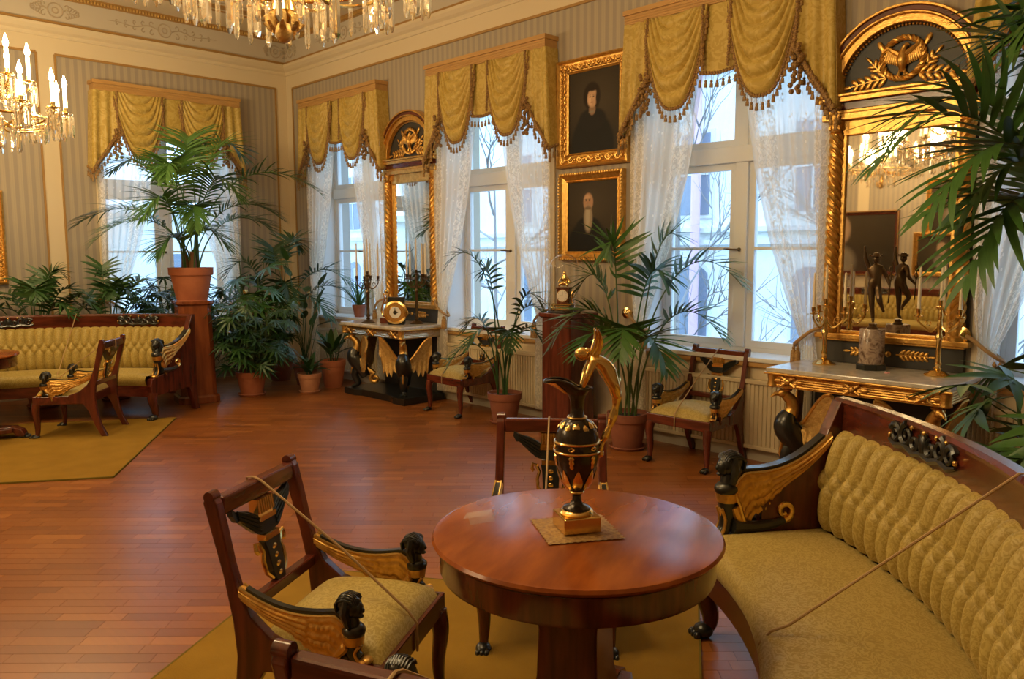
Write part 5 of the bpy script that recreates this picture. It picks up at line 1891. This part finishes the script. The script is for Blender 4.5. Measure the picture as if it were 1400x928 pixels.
# local -x points left in the picture (spout), +x right (handle)
g = G().box((-0.062, -0.062, 0), (0.062, 0.062, 0.052))
g.done('square_plinth', BRASS, t, smooth=False, bevel=0.004, rotz=R(15))
g = G().lathe([(0.052, 0.052), (0.055, 0.058), (0.050, 0.064), (0.046, 0.066)], 32)
g.done('plinth_ring', BRASS, t)
G().lathe([(0.046, 0.064), (0.044, 0.072), (0.022, 0.082), (0.015, 0.095), (0.014, 0.112), (0.020, 0.118), (0.020, 0.124), (0.0, 0.124)], 32).done('foot', EWERBODY, t)
BODY = [(0.018, 0.124), (0.034, 0.14), (0.050, 0.165), (0.062, 0.20), (0.0685, 0.235), (0.071, 0.262), (0.071, 0.285), (0.068, 0.31), (0.060, 0.335), (0.046, 0.355), (0.030, 0.366), (0.023, 0.376), (0.021, 0.40), (0.023, 0.425), (0.029, 0.445)]
G().lathe(BODY, 40).done('vase_body', EWERBODY, t)
for z, r in ((0.292, 0.0715), (0.262, 0.073), (0.124, 0.021), (0.37, 0.029)):
    G().tube([(r * math.cos(a), r * math.sin(a), z) for a in np.linspace(0, 2 * PI, 40, endpoint=False)], 0.0042, 7, True).done('gilt_band', BRASS, t)


def on_body(a, z, off=0.002):
    r = interp([p[1] for p in BODY], [p[0] for p in BODY], z) + off
    return (r * math.cos(a), r * math.sin(a), z)


g = G()
for k in range(8):          # acanthus calyx round the bottom
    a = k * PI / 4
    P = [on_body(a, z, 0.0015) for z in np.linspace(0.135, 0.205, 7)]
    g.tube(P, [0.008, 0.013, 0.016, 0.016, 0.013, 0.008, 0.002], 7, flat=0.3)
for k in range(6):          # trophies on the belly
    a = k * PI / 3 + 0.2
    g.tube([on_body(a, z) for z in np.linspace(0.212, 0.255, 7)], [0.003, 0.007, 0.005, 0.009, 0.006, 0.010, 0.004], 6, flat=0.5)
    for q in (-1, 1):
        g.tube([on_body(a + q * 0.12 * math.sin(s * PI), 0.272 + 0.012 * s) for s in np.linspace(0, 1, 6)], 0.003, 5)
    g.tube([on_body(a + 0.2, z) for z in np.linspace(0.34, 0.358, 4)], [0.010, 0.012, 0.009, 0.003], 6, flat=0.4)
    g.tube([on_body(a - 0.3, z) for z in np.linspace(0.335, 0.352, 4)], [0.007, 0.010, 0.007, 0.003], 6, flat=0.4)
g.done('gilt_leaves', BRASS, t)


def lip(u, v, sd):
    a = 2 * PI * u
    c = math.cos(a)
    f = max(0, -c)                          # spout towards -x
    r0 = 0.029 + 0.003 * sd * 0.5
    r1 = 0.040 + 0.070 * f ** 2.2
    r = lerp(r0, r1, v)
    wid = 1 - 0.45 * f * v
    z = 0.445 + v * (0.020 + 0.050 * f ** 1.5) - 0.028 * (v ** 2) * f ** 6
    return (r * c + (0.004 * v), r * math.sin(a) * wid * 0.95, z)


g = G()
nu, nv = 40, 8
for sd in (-1, 1):
    g.grid(lambda u, v: lip(u, v, sd), nu, nv, cu=True)
g.tube([lip(u, 1, 0) for u in np.linspace(0, 1, 44, endpoint=False)], 0.005, 7, True)
g.done('spout', EWERBODY, t)
G().shell(lambda u, v, sd: tuple(Vector(lip(0.5 + (u - 0.5) * 0.16, 0.15 + 0.75 * v, 1)) + Vector((-0.003 * sd - 0.002, 0, -0.004))), 8, 8).done('gilt_mask', BRASS, t)
H = smooth_path([(0.070, 0, 0.25), (0.088, 0, 0.30), (0.112, 0, 0.36), (0.126, 0, 0.43), (0.122, 0, 0.49), (0.095, 0, 0.535)], 30)
hd = G().tube(H, [0.008 + 0.010 * (i / 30) + 0.0022 * math.sin(i * 1.1) for i in range(31)], 9).ball((0.074, 0, 0.25), (0.014, 0.016, 0.014), 8, 6).done('handle', BRASS, t)
J = {'p': (0.100, 0, 0.525, 0.020), 'w': (0.078, 0, 0.545, 0.016), 'c': (0.052, 0, 0.560, 0.021), 'n': (0.034, 0, 0.566, 0.010), 
     'hl': (0.098, 0.014, 0.515, 0.016), 'kl': (0.118, 0.016, 0.47, 0.012), 'fl': (0.124, 0.010, 0.43, 0.008), 'hr': (0.098, -0.014, 0.515, 0.016), 'kr': (0.118, -0.016, 0.47, 0.012), 'fr': (0.124, -0.010, 0.43, 0.008),
     'sl': (0.048, 0.030, 0.552, 0.008), 'el': (0.030, 0.042, 0.515, 0.0065), 'wl': (0.018, 0.030, 0.478, 0.0045), 'gl': (0.016, 0.026, 0.464, 0.0045),
     'sr': (0.048, -0.030, 0.552, 0.008), 'er': (0.030, -0.042, 0.515, 0.0065), 'wr': (0.018, -0.030, 0.478, 0.0045), 'gr': (0.016, -0.026, 0.464, 0.0045)}
figure('winged_figure', J, [('p', 'w'), ('w', 'c'), ('c', 'n'), ('p', 'hl'), ('hl', 'kl'), ('kl', 'fl'), ('p', 'hr'), ('hr', 'kr'), ('kr', 'fr'), ('c', 'sl'), ('sl', 'el'), ('el', 'wl'), ('wl', 'gl'), ('c', 'sr'), ('sr', 'er'), ('er', 'wr'), ('wr', 'gr')], BRASS, hd, fat=1.75)
g = G().ball((0.014, 0, 0.576), (0.024, 0.021, 0.022), 12, 9).ball((-0.006, 0, 0.570), (0.004, 0.003, 0.003), 6, 5).ball((0.030, 0, 0.585), (0.013, 0.014, 0.012), 8, 6)
g.tube([(0.03, 0, 0.565), (0.04, 0, 0.565)], 0.010, 8)
g.done('figure_head', BRASS, hd)
for q in (-1, 1):
    def wing(u, v, sd, q=q):
        z = 0.565 + 0.088 * u
        x = 0.045 + 0.018 * math.sin(u * 2.2) + lerp(-0.014, 0.020, v) * (1 - 0.6 * u ** 2)
        return (x, q * (0.010 + 0.022 * u) + sd * (0.003 + 0.0015 * math.sin(v * 18)), z + 0.006 * math.sin(v * 12) * u)
    G().shell(wing, 14, 10).done('figure_wing', BRASS, hd)

# little folded clear card on the table edge
o = G(Matrix.Translation((8.155, -3.905, 0.7505)) @ Matrix.Rotation(R(70), 4, 'Z')).shell(lambda u, v, sd: ((u - 0.5) * 0.085, -0.03 + 0.06 * v, 0.0012 * (1 + sd) + 0.028 * (1 - abs(2 * v - 1))), 2, 2).done('sign_holder', see_through('clear_acrylic', (1, 0.95, 0.85), 0.86, 0.2), smooth=False)
tag(o, 'clear acrylic folded card standing empty near the edge of the round table', 'sign holder')

# ------------------------------------------------------------------ chandeliers with their candle lamps
def chandelier(x, y, z, label, lit=True):
    """z = height of the candle ring"""
    t = thing('chandelier', label, 'chandelier', (x, y, z), 0.2, 'crystal chandeliers')
    g = G()
    g.tube([(0, 0, 0.1), (0, 0, RZ - z)], 0.012, 8)
    g.lathe([(0.02, -0.25), (0.05, -0.20), (0.03, -0.12), (0.06, -0.05), (0.08, 0.0), (0.04, 0.06), (0.055, 0.14), (0.03, 0.22), (0.04, 0.30), (0.02, 0.40)], 18)
    g.done('stem', BRASS, t)
    G().lathe([(0.02, RZ - z - 0.10), (0.09, RZ - z - 0.04), (0.10, RZ - z - 0.002)], 20).done('ceiling_rose', BRASS, t)
    # bronze acanthus pendant underneath
    g = G().ball((0, 0, -0.275), (0.035, 0.035, 0.04), 12, 8)
    for k in range(8):
        a = k * PI / 4
        c, s = math.cos(a), math.sin(a)
        g.tube([(0.02 * c, 0.02 * s, -0.20), (0.06 * c, 0.06 * s, -0.225), (0.055 * c, 0.055 * s, -0.27), (0.075 * c, 0.075 * s, -0.245)], [0.010, 0.016, 0.013, 0.005], 7)
    g.done('pendant_boss', GOLDMAT, t)
    prism_src = None
    for rad, n, zz, pr in ((0.54, 12, 0.0, 7), (0.29, 6, 0.24, 5)):
        ring = G().tube([(rad * 0.8 * math.cos(a), rad * 0.8 * math.sin(a), zz - 0.03) for a in np.linspace(0, 2 * PI, 48, endpoint=False)], 0.011, 7, True)
        ring.done('gilt_ring', BRASS, t)
        for k in range(n):
            a = 2 * PI * k / n + (0.1 if n == 6 else 0)
            M = Matrix.Rotation(a, 4, 'Z')
            arm = G(M).tube(smooth_path([(0.05, 0, zz - 0.02), (rad * 0.4, 0, zz - 0.11), (rad * 0.8, 0, zz - 0.07), (rad, 0, zz + 0.0), (rad, 0, zz + 0.04)], 14), 0.008, 7).done('arm', BRASS, t)
            c = M @ Vector((rad, 0, zz))
            G().lathe([(0.01, 0.03), (0.05, 0.042), (0.05, 0.047), (0.014, 0.052), (0.018, 0.085), (0.013, 0.085)], 16, c).done('drip_pan', BRASS, arm)
            cd = G().lathe([(0.015, 0.08), (0.015, 0.24)], 10, c).done('candle_tube', CANDLELIT if lit else WAX, arm)
            G().lathe([(0.006, 0.24), (0.018, 0.258), (0.021, 0.282), (0.012, 0.318), (0.003, 0.35)], 10, c).done('flame_bulb', FLAME, arm)
            gp_ = G()
            for q in range(pr):
                b = 2 * PI * q / pr
                px, py = c.x + 0.047 * math.cos(b), c.y + 0.047 * math.sin(b)
                gp_.ball((px, py, c.z + 0.03), 0.008, 6, 4)
                gp_.lathe([(0.004, 0.02), (0.012, 0.006), (0.012, -0.13), (0.005, -0.155)], 4, (px, py, c.z), ph=b)
            o_ = gp_.done('crystal_drops', LUSTRE, arm, smooth=False)
            o_['kind'] = 'stuff'
    for rad, n, zz, ln in ((0.40, 30, -0.05, 0.15), (0.20, 16, -0.12, 0.17)):
        gp_ = G()
        for k in range(n):
            a = 2 * PI * k / n
            px, py = rad * math.cos(a), rad * math.sin(a)
            gp_.ball((px, py, zz + 0.0), 0.009, 6, 4)
            gp_.lathe([(0.004, -0.008), (0.012, -0.022), (0.012, -ln + 0.02), (0.004, -ln)], 4, (px, py, zz), ph=a)
        o_ = gp_.done('crystal_drops', LUSTRE, t, smooth=False)
        o_['kind'] = 'stuff'
    gb_ = G()
    for k in range(18):
        a = 2 * PI * k / 18
        for q in range(16):
            u = q / 15
            rr = lerp(0.05, 0.39, u ** 1.4)
            gb_.ball((rr * math.cos(a), rr * math.sin(a), 0.36 - 0.36 * u - 0.07 * math.sin(PI * u)), 0.009, 5, 4)
    o_ = gb_.done('bead_strings', LUSTRE, t)
    o_['kind'] = 'stuff'
    for k in range(4):
        l = bpy.data.lights.new('candle_light', 'POINT')
        l.energy = LAMP_W / 4
        l.color = LAMP_COL
        l.shadow_soft_size = 0.12
        lo_ = bpy.data.objects.new('candle_light', l)
        lo_.parent = t
        a = PI / 4 + k * PI / 2
        lo_.location = (0.62 * math.cos(a), 0.62 * math.sin(a), 0.24)
        COL.objects.link(lo_)
    return t


cdl = chandelier(7.12, -3.96, 2.72, 'lit crystal chandelier whose hanging drops show at the top of the picture')
dup(cdl, (2.40, -3.97, 2.72), 0.2, 'lit crystal chandelier with glowing candles at the left edge of the picture')
dup(cdl, (5.0, -7.6, 2.9), 0.2, 'lit crystal chandelier behind the viewer, over the far side of the room')
# ------------------------------------------------------------------ potted plants
RV = Vector((math.sin(yaw), -math.cos(yaw), 0))      # a handy horizontal direction (along the diagonal of the room)
AV = Vector((math.cos(yaw), math.sin(yaw), 0))


def pot(parent, r, h, m, saucer=True):
    g = G().lathe([(r * 0.70, 0.012), (r * 0.72, 0.02), (r * 0.93, h * 0.76), (r * 1.0, h * 0.77), (r * 1.02, h * 0.80), (r * 1.03, h), (r * 0.94, h), (r * 0.92, h - 0.03), (0, h - 0.03)], 36)
    g.done('pot', m, parent)
    G().lathe([(r * 0.93, h - 0.035), (r * 0.5, h - 0.025), (0, h - 0.022)], 20).done('soil', SOIL, parent)
    if saucer:
        G().lathe([(r * 0.80, 0), (r * 0.92, 0.022), (r * 0.90, 0.03), (r * 0.78, 0.012), (0, 0.012)], 30).done('saucer', m, parent)
    else:
        G().lathe([(r * 0.70, 0), (r * 0.70, 0.013), (0, 0.013)], 24).done('pot_foot', m, parent)


def strip(g, p, d, side, L, wd, droop, n=4, fold=0.25):
    """one lance shaped leaf blade from p along d"""
    nrm = side.cross(d)
    if nrm.z < 0:
        nrm = -nrm
    vs = []
    q = Vector(p)
    dd = Vector(d)
    prev = 0
    for i in range(n + 1):
        t = i / n
        w_ = wd * (math.sin(PI * (0.12 + 0.88 * t) ** 0.8) ** 0.8 if t < 1 else 0.02)
        vs += [q - side * w_, q + Vector((0, 0, -w_ * fold)), q + side * w_]
        dd = (dd + Vector((0, 0, -droop / n))).normalized()
        q = q + dd * (L / n)
    fs = []
    for i in range(n):
        a = i * 3
        fs += [(a, a + 1, a + 4, a + 3), (a + 1, a + 2, a + 5, a + 4)]
    g.add(vs, fs)


BLADE = {}


def blade_mesh(m):
    """unit leaflet: along +x, width 1 = blade half width scale, normal +z"""
    if m.name not in BLADE:
        g = G()
        strip(g, Vector((0, 0, 0)), Vector((1, 0, 0.05)).normalized(), Vector((0, 1, 0)), 1.0, 1.0, 0.55, 5, 0.0)
        me = bpy.data.meshes.new('leaflet')
        me.from_pydata([(v.x, v.y, v.z) if hasattr(v, 'x') else v for v in g.v], [], g.f)
        me.materials.append(m)
        me.polygons.foreach_set('use_smooth', [True] * len(me.polygons))
        BLADE[m.name] = me
    return BLADE[m.name]


def frond(parent, base, az, reach, apex, tip, m, nl=16, ll=0.28, lw=0.011, bare=0.42, droop=0.5, single=False, seed=0, r0=0.009):
    rg = random.Random(seed)
    h = RV * math.cos(R(az)) + AV * math.sin(R(az))
    b = Vector(base)
    P0, P1 = b, b + h * reach * 0.10 + Vector((0, 0, (apex - b.z) * 0.75))
    P2, P3 = b + h * reach * 0.52 + Vector((0, 0, (apex - b.z) * 1.22)), b + h * reach + Vector((0, 0, tip - b.z))
    N = 40
    C = []
    for i in range(N + 1):
        t = i / N
        C.append(P0 * (1 - t) ** 3 + P1 * 3 * t * (1 - t) ** 2 + P2 * 3 * t * t * (1 - t) + P3 * t ** 3)
    g = G().tube(C, [lerp(r0, 0.002, i / N) for i in range(N + 1)], 6)
    lf = G()
    out = []
    for i in range(nl):
        t = lerp(bare, 0.985, i / (nl - 1))
        f = t * N
        k = min(int(f), N - 1)
        p = C[k].lerp(C[k + 1], f - k)
        tg = (C[k + 1] - C[k]).normalized()
        s0 = tg.cross(Vector((0, 0, 1)))
        if s0.length < 0.1:
            s0 = h.cross(Vector((0, 0, 1)))
        s0.normalize()
        u0 = s0.cross(tg)
        prof = math.sin(PI * lerp(0.22, 0.93, i / (nl - 1))) ** 0.7
        fwd = lerp(0.35, 1.15, i / (nl - 1))
        for s in (-1, 1):
            L = ll * prof * rg.uniform(0.88, 1.1)
            d = (s0 * s * math.cos(fwd) + tg * math.sin(fwd) + u0 * rg.uniform(0.15, 0.55)).normalized()
            sd = d.cross(u0).normalized()
            if single:
                out.append((p, d, sd, L, lw * rg.uniform(0.85, 1.1), droop * rg.uniform(0.7, 1.3)))
            else:
                strip(lf, p, d, sd, L, lw, droop * rg.uniform(0.6, 1.4))
    if not single:
        g.v, g.f = g.v, g.f
        o_ = g.done('frond', m, parent)
        l_ = lf.done('leaflets', m, o_, ang=180)
        l_['kind'] = 'stuff'
        return o_
    fo = g.done('frond', CANE, parent)
    me = blade_mesh(m)
    for p, d, sd, L, w_, dr in out:
        n_ = sd.cross(d)
        if n_.z < 0:
            n_ = -n_
            sd = -sd
        dd = (d + Vector((0, 0, -0.15 * dr))).normalized()
        n_ = sd.cross(dd).normalized()
        if n_.z < 0:
            n_ = -n_
        o = bpy.data.objects.new('leaflet', me)
        o.parent = fo
        M = Matrix(((dd.x * L, sd.x * w_, n_.x * L * dr, p.x), (dd.y * L, sd.y * w_, n_.y * L * dr, p.y), (dd.z * L, sd.z * w_, n_.z * L * dr, p.z), (0, 0, 0, 1)))
        o.matrix_basis = M
        COL.objects.link(o)
    return fo


def palm(loc, label, pr, ph, potm, fronds, m=LEAF, nl=16, ll=0.28, lw=0.011, single=False, seed=1, group='potted kentia palms', saucer=True, droop=0.5, trunk=0, bare=0.42, nsingle=99):
    t = thing('potted_palm', label, 'potted palm', loc, 0, group)
    pot(t, pr, ph, potm, saucer)
    rg = random.Random(seed)
    if trunk:
        for k in range(3):
            a = k * 2.1
            g = G().tube([(0.05 * math.cos(a), 0.05 * math.sin(a), ph - 0.05), (0.06 * math.cos(a), 0.06 * math.sin(a), ph + trunk)], [0.045, 0.028], 10)
            g.done('trunk', BARK, t)
    for i, f in enumerate(fronds):
        az, reach, apex, tip = f[:4]
        b = (rg.uniform(-0.4, 0.4) * pr, rg.uniform(-0.4, 0.4) * pr, ph - 0.04)
        frond(t, b, az, reach, apex, tip, f[4] if len(f) > 4 else m, nl, ll, lw, bare, droop, single and i < nsingle, seed * 31 + i)
    return t


def fan_leaf_mesh(m, n, L, lw, spread, seed):
    rg = random.Random(seed)
    g = G()
    for i in range(n):
        a = lerp(-spread, spread, i / (n - 1))
        d = Vector((math.cos(a), math.sin(a), rg.uniform(0.0, 0.12))).normalized()
        s = Vector((-math.sin(a), math.cos(a), 0))
        strip(g, Vector((0.0, 0, 0)), d, s, L * (1 - 0.25 * abs(a) / spread) * rg.uniform(0.9, 1.05), lw, 0.45, 4)
    return g


def fan_plant(loc, label, pr, ph, potm, ncane, nleaf, rad, z0, z1, L, lw, m, seed, group=None, fingers=8, extra=(), canes_r=0.008, saucer=True):
    rg = random.Random(seed)
    t = thing('potted_lady_palm', label, 'potted plant', loc, 0, group)
    pot(t, pr, ph, potm, saucer)
    srcs = []
    for v in range(3):
        o = fan_leaf_mesh(m, fingers, L, lw, 1.9, seed + v).done('leaf', m, t, ang=180)
        srcs.append(o)
    used = 0
    for c in range(ncane):
        a = 2 * PI * c / ncane + rg.uniform(-.3, .3)
        top = Vector((rad * 0.45 * math.cos(a), rad * 0.45 * math.sin(a), lerp(z0, z1, rg.uniform(0.55, 1.0))))
        b = Vector((pr * 0.5 * math.cos(a), pr * 0.5 * math.sin(a), ph - 0.04))
        g = G().tube([b, b.lerp(top, 0.5) + Vector((0.01, 0, 0)), top], canes_r, 6)
        cane = g.done('cane', CANE, t)
        per = nleaf // ncane
        pg = G()
        for q in range(per):
            f = lerp(0.15, 1.0, (q + rg.random() * 0.6) / per)
            p = b.lerp(top, f)
            aa = a + rg.uniform(-1.6, 1.6)
            el = rg.uniform(-0.1, 0.75)
            ln = rad * rg.uniform(0.35, 0.7)
            tipp = p + Vector((math.cos(aa) * math.cos(el), math.sin(aa) * math.cos(el), math.sin(el))) * ln
            pg.tube([p, tipp], 0.0035, 5)
            el2 = el - rg.uniform(0.4, 1.1)
            M = Matrix.Translation(tipp) @ Matrix.Rotation(aa, 4, 'Z') @ Matrix.Rotation(-el2, 4, 'Y') @ Matrix.Rotation(rg.uniform(-.5, .5), 4, 'X')
            if used < 3:
                srcs[used].matrix_basis = M
            else:
                o = srcs[used % 3].copy()
                o.matrix_basis = M
                o.parent = t
                COL.objects.link(o)
            used += 1
        if pg.v:
            pg.done('petioles', CANE, cane)['kind'] = 'stuff'
    return t


def leafy(loc, label, pr, ph, potm, leaves, m, name='potted_foliage', saucer=True, group=None, seed=4):
    """plant of separate strap or broad leaves: (az, length, half width, elevation deg, droop)"""
    t = thing(name, label, 'potted plant', loc, 0, group)
    pot(t, pr, ph, potm, saucer)
    rg = random.Random(seed)
    for az, L, wd, el, dr, z in leaves:
        h = RV * math.cos(R(az)) + AV * math.sin(R(az))
        d = (h * math.cos(R(el)) + Vector((0, 0, math.sin(R(el))))).normalized()
        s = d.cross(Vector((0, 0, 1))).normalized()
        g = G()
        p0 = Vector((rg.uniform(-.3, .3) * pr, rg.uniform(-.3, .3) * pr, ph - 0.03))
        p1 = p0 + Vector((0, 0, z)) + h * z * 0.25
        if z > 0.01:
            g.tube([p0, p1], 0.004, 5)
        strip(g, p1, d, s, L, wd, dr, 7, 0.35)
        g.done('leaf', m, t, ang=180)
    return t


# the tall palm on the orange brown pedestal
palm((1.47, -2.02, 1.1005), 'large kentia palm in a terracotta pot on the orange brown pedestal', 0.222, 0.355, TERRA,
     [(2, 1.45, 1.45, 1.12), (182, 1.20, 1.05, 0.80), (170, 0.80, 1.50, 1.36), (20, 0.95, 1.10, 0.88), (95, 0.5, 1.75, 1.66), (60, 0.75, 1.72, 1.55), (215, 0.95, 0.95, 0.60),
      (250, 0.55, 1.15, 0.85), (290, 0.55, 1.10, 0.75), (330, 0.75, 1.35, 1.05), (275, 0.45, 1.45, 1.25), (140, 0.7, 1.45, 1.35), (350, 0.55, 0.85, 0.55), (235, 0.4, 0.75, 0.48), (40, 0.85, 0.95, 0.75), (120, 0.45, 1.65, 1.55)],
     LEAF, 26, 0.40, 0.0115, seed=3, trunk=0.16, droop=0.6, saucer=False, group='potted kentia palms')
# right of the middle pedestal: the tall kentia with separate leaflets
palm((6.09, -0.40, 0), 'tall kentia palm in a brown terracotta pot between the red pedestal and the armchair', 0.165, 0.30, TERRADARK,
     [(-24, 0.86, 1.58, 1.33), (-8, 0.34, 1.66, 1.68), (182, 0.72, 1.28, 0.80), (165, 0.36, 1.42, 1.30), (335, 0.70, 1.22, 0.92), (250, 0.40, 1.10, 0.82), (300, 0.50, 1.05, 0.70), (200, 0.48, 1.05, 0.78), (210, 0.12, 1.62, 1.60), (315, 0.35, 1.45, 1.35)],
     LEAF, 16, 0.37, 0.0165, True, seed=5, droop=0.55, bare=0.48, nsingle=9)
palm((4.66, -0.42, 0), 'slender kentia palm in a brown terracotta pot beside the second window armchair', 0.158, 0.29, TERRADARK,
     [(180, 0.58, 1.62, 1.44), (-25, 0.45, 1.15, 0.98), (195, 0.50, 0.85, 0.52), (-20, 0.35, 1.25, 1.10), (330, 0.42, 0.98, 0.74), (215, 0.42, 0.98, 0.72), (280, 0.3, 0.95, 0.72), (160, 0.34, 1.02, 0.86), (150, 0.16, 1.40, 1.38)],
     LEAFDARK, 11, 0.24, 0.0125, False, seed=8, droop=0.5, bare=0.52)
# palm at the right edge, close to the fourth window
palm((9.30, -1.02, 0), 'large kentia palm at the right edge, hanging over the pier mirror', 0.22, 0.40, TERRA,
     [(181, 1.10, 2.24, 1.98), (192, 1.08, 2.16, 1.74), (172, 0.98, 2.30, 2.12), (203, 0.86, 1.98, 1.46), (186, 0.80, 2.08, 1.72), (158, 0.52, 2.52, 2.44), (150, 0.35, 2.7, 2.7), (20, 0.9, 2.4, 2.0), (330, 0.7, 2.3, 1.9), (90, 0.55, 2.6, 2.4), (60, 0.7, 2.3, 2.1), (250, 0.5, 2.45, 2.2), (187, 0.45, 2.55, 2.50)],
     LEAF, 20, 0.50, 0.019, True, seed=11, droop=0.8, bare=0.46, nsingle=7)
fan_plant((9.24, -1.50, 0), 'lady palm with broad fingered leaves at the right edge behind the sofa', 0.19, 0.32, TERRA, 7, 42, 0.36, 0.42, 1.18, 0.32, 0.025, LEAF, 21, fingers=7)
# plants in the far corner
fan_plant((1.55, -1.42, 0), 'dense bushy lady palm in a terracotta pot right of the orange brown pedestal', 0.168, 0.275, TERRA, 10, 190, 0.50, 0.30, 1.14, 0.20, 0.013, LEAFDARK, 31, fingers=8)
palm((0.80, -0.66, 0), 'kentia palm in a dark pot deep in the room corner', 0.17, 0.30, TERRADARK,
     [(350, 1.05, 1.50, 1.12), (10, 0.95, 1.30, 0.92), (180, 0.6, 1.55, 1.30), (60, 0.35, 1.75, 1.65), (300, 0.6, 1.35, 1.0), (330, 0.85, 1.2, 0.78), (230, 0.5, 1.35, 1.05), (120, 0.3, 1.7, 1.5)],
     LEAFDARK, 18, 0.34, 0.014, False, seed=14, group='potted kentia palms', saucer=False, bare=0.5)
fan_plant((1.02, -1.12, 0), 'tall plant with a bright green fan leaf rising behind the bushy lady palm', 0.15, 0.26, TERRADARK, 4, 20, 0.34, 0.9, 1.62, 0.34, 0.020, LEAFLIGHT, 37, fingers=9, saucer=False)
leafy((1.86, -0.86, 0), 'small drooping plant in a pale terracotta pot on the parquet', 0.135, 0.225, TERRAPALE,
      [(a, 0.26, 0.035, 35 + (a % 40), 1.1, 0.05) for a in range(0, 360, 26)], LEAFDARK, seed=3)
leafy((1.72, -0.46, 0), 'broad leaved plant in a terracotta pot beside the far console', 0.15, 0.33, TERRA,
      [(a * 1.0, 0.30, 0.040, 40 + (a * 7 % 45), 0.8, 0.10 + (a % 5) * 0.02) for a in range(0, 360, 24)], LEAFDARK, seed=5, saucer=False)
leafy((1.32, -0.60, 0), 'upright rubber plant with broad dark leaves between the corner palms', 0.15, 0.26, TERRADARK,
      [(a * 1.0, 0.20, 0.045, 30 + (a * 3 % 40), 0.5, 0.5 + (a % 9) * 0.10) for a in range(0, 720, 47)], LEAFDARK, seed=6, saucer=False)
leafy((1.50, 0.08, 0.8005), 'spider plant with arching strap leaves in a clay pot on the window sill', 0.085, 0.155, TERRADARK,
      [(a * 1.0, 0.44, 0.011, 48 + (a * 5 % 42), 1.0, 0.0) for a in range(0, 360, 14)], LEAFLIGHT, seed=7, saucer=False)
# low palms behind the left sofa
palm((0.62, -3.30, 0), 'low kentia palm behind the left sofa, farthest from the window', 0.17, 0.30, TERRADARK,
     [(180, 0.6, 1.25, 1.02), (10, 0.5, 1.28, 1.10), (90, 0.22, 1.35, 1.30), (200, 0.8, 1.22, 0.95), (340, 0.55, 1.15, 0.95), (140, 0.25, 1.3, 1.2), (40, 0.3, 1.40, 1.36), (190, 0.6, 1.18, 1.0), (355, 0.6, 1.2, 1.0), (225, 0.5, 1.1, 0.9), (310, 0.25, 1.25, 1.15), (110, 0.15, 1.2, 1.15)], LEAFDARK, 13, 0.24, 0.014, seed=17, bare=0.5)
palm((0.69, -2.60, 0), 'low kentia palm behind the left sofa, the middle one of the row', 0.17, 0.30, TERRADARK,
     [(180, 0.55, 1.2, 1.05), (0, 0.65, 1.25, 1.05), (60, 0.45, 1.3, 1.2), (120, 0.2, 1.42, 1.40), (335, 0.45, 1.25, 1.10), (20, 0.75, 1.2, 0.98), (210, 0.5, 1.12, 0.9), (185, 0.5, 1.18, 1.0), (350, 0.7, 1.15, 0.95), (300, 0.25, 1.25, 1.15), (90, 0.3, 1.3, 1.2), (240, 0.4, 1.1, 0.92)], LEAFDARK, 13, 0.24, 0.014, seed=19, bare=0.5)
fan_plant((0.72, -1.90, 0), 'bushy lady palm behind the left sofa, in front of the left window', 0.17, 0.30, TERRADARK, 9, 117, 0.42, 0.60, 1.30, 0.20, 0.014, LEAFDARK, 41, fingers=8)
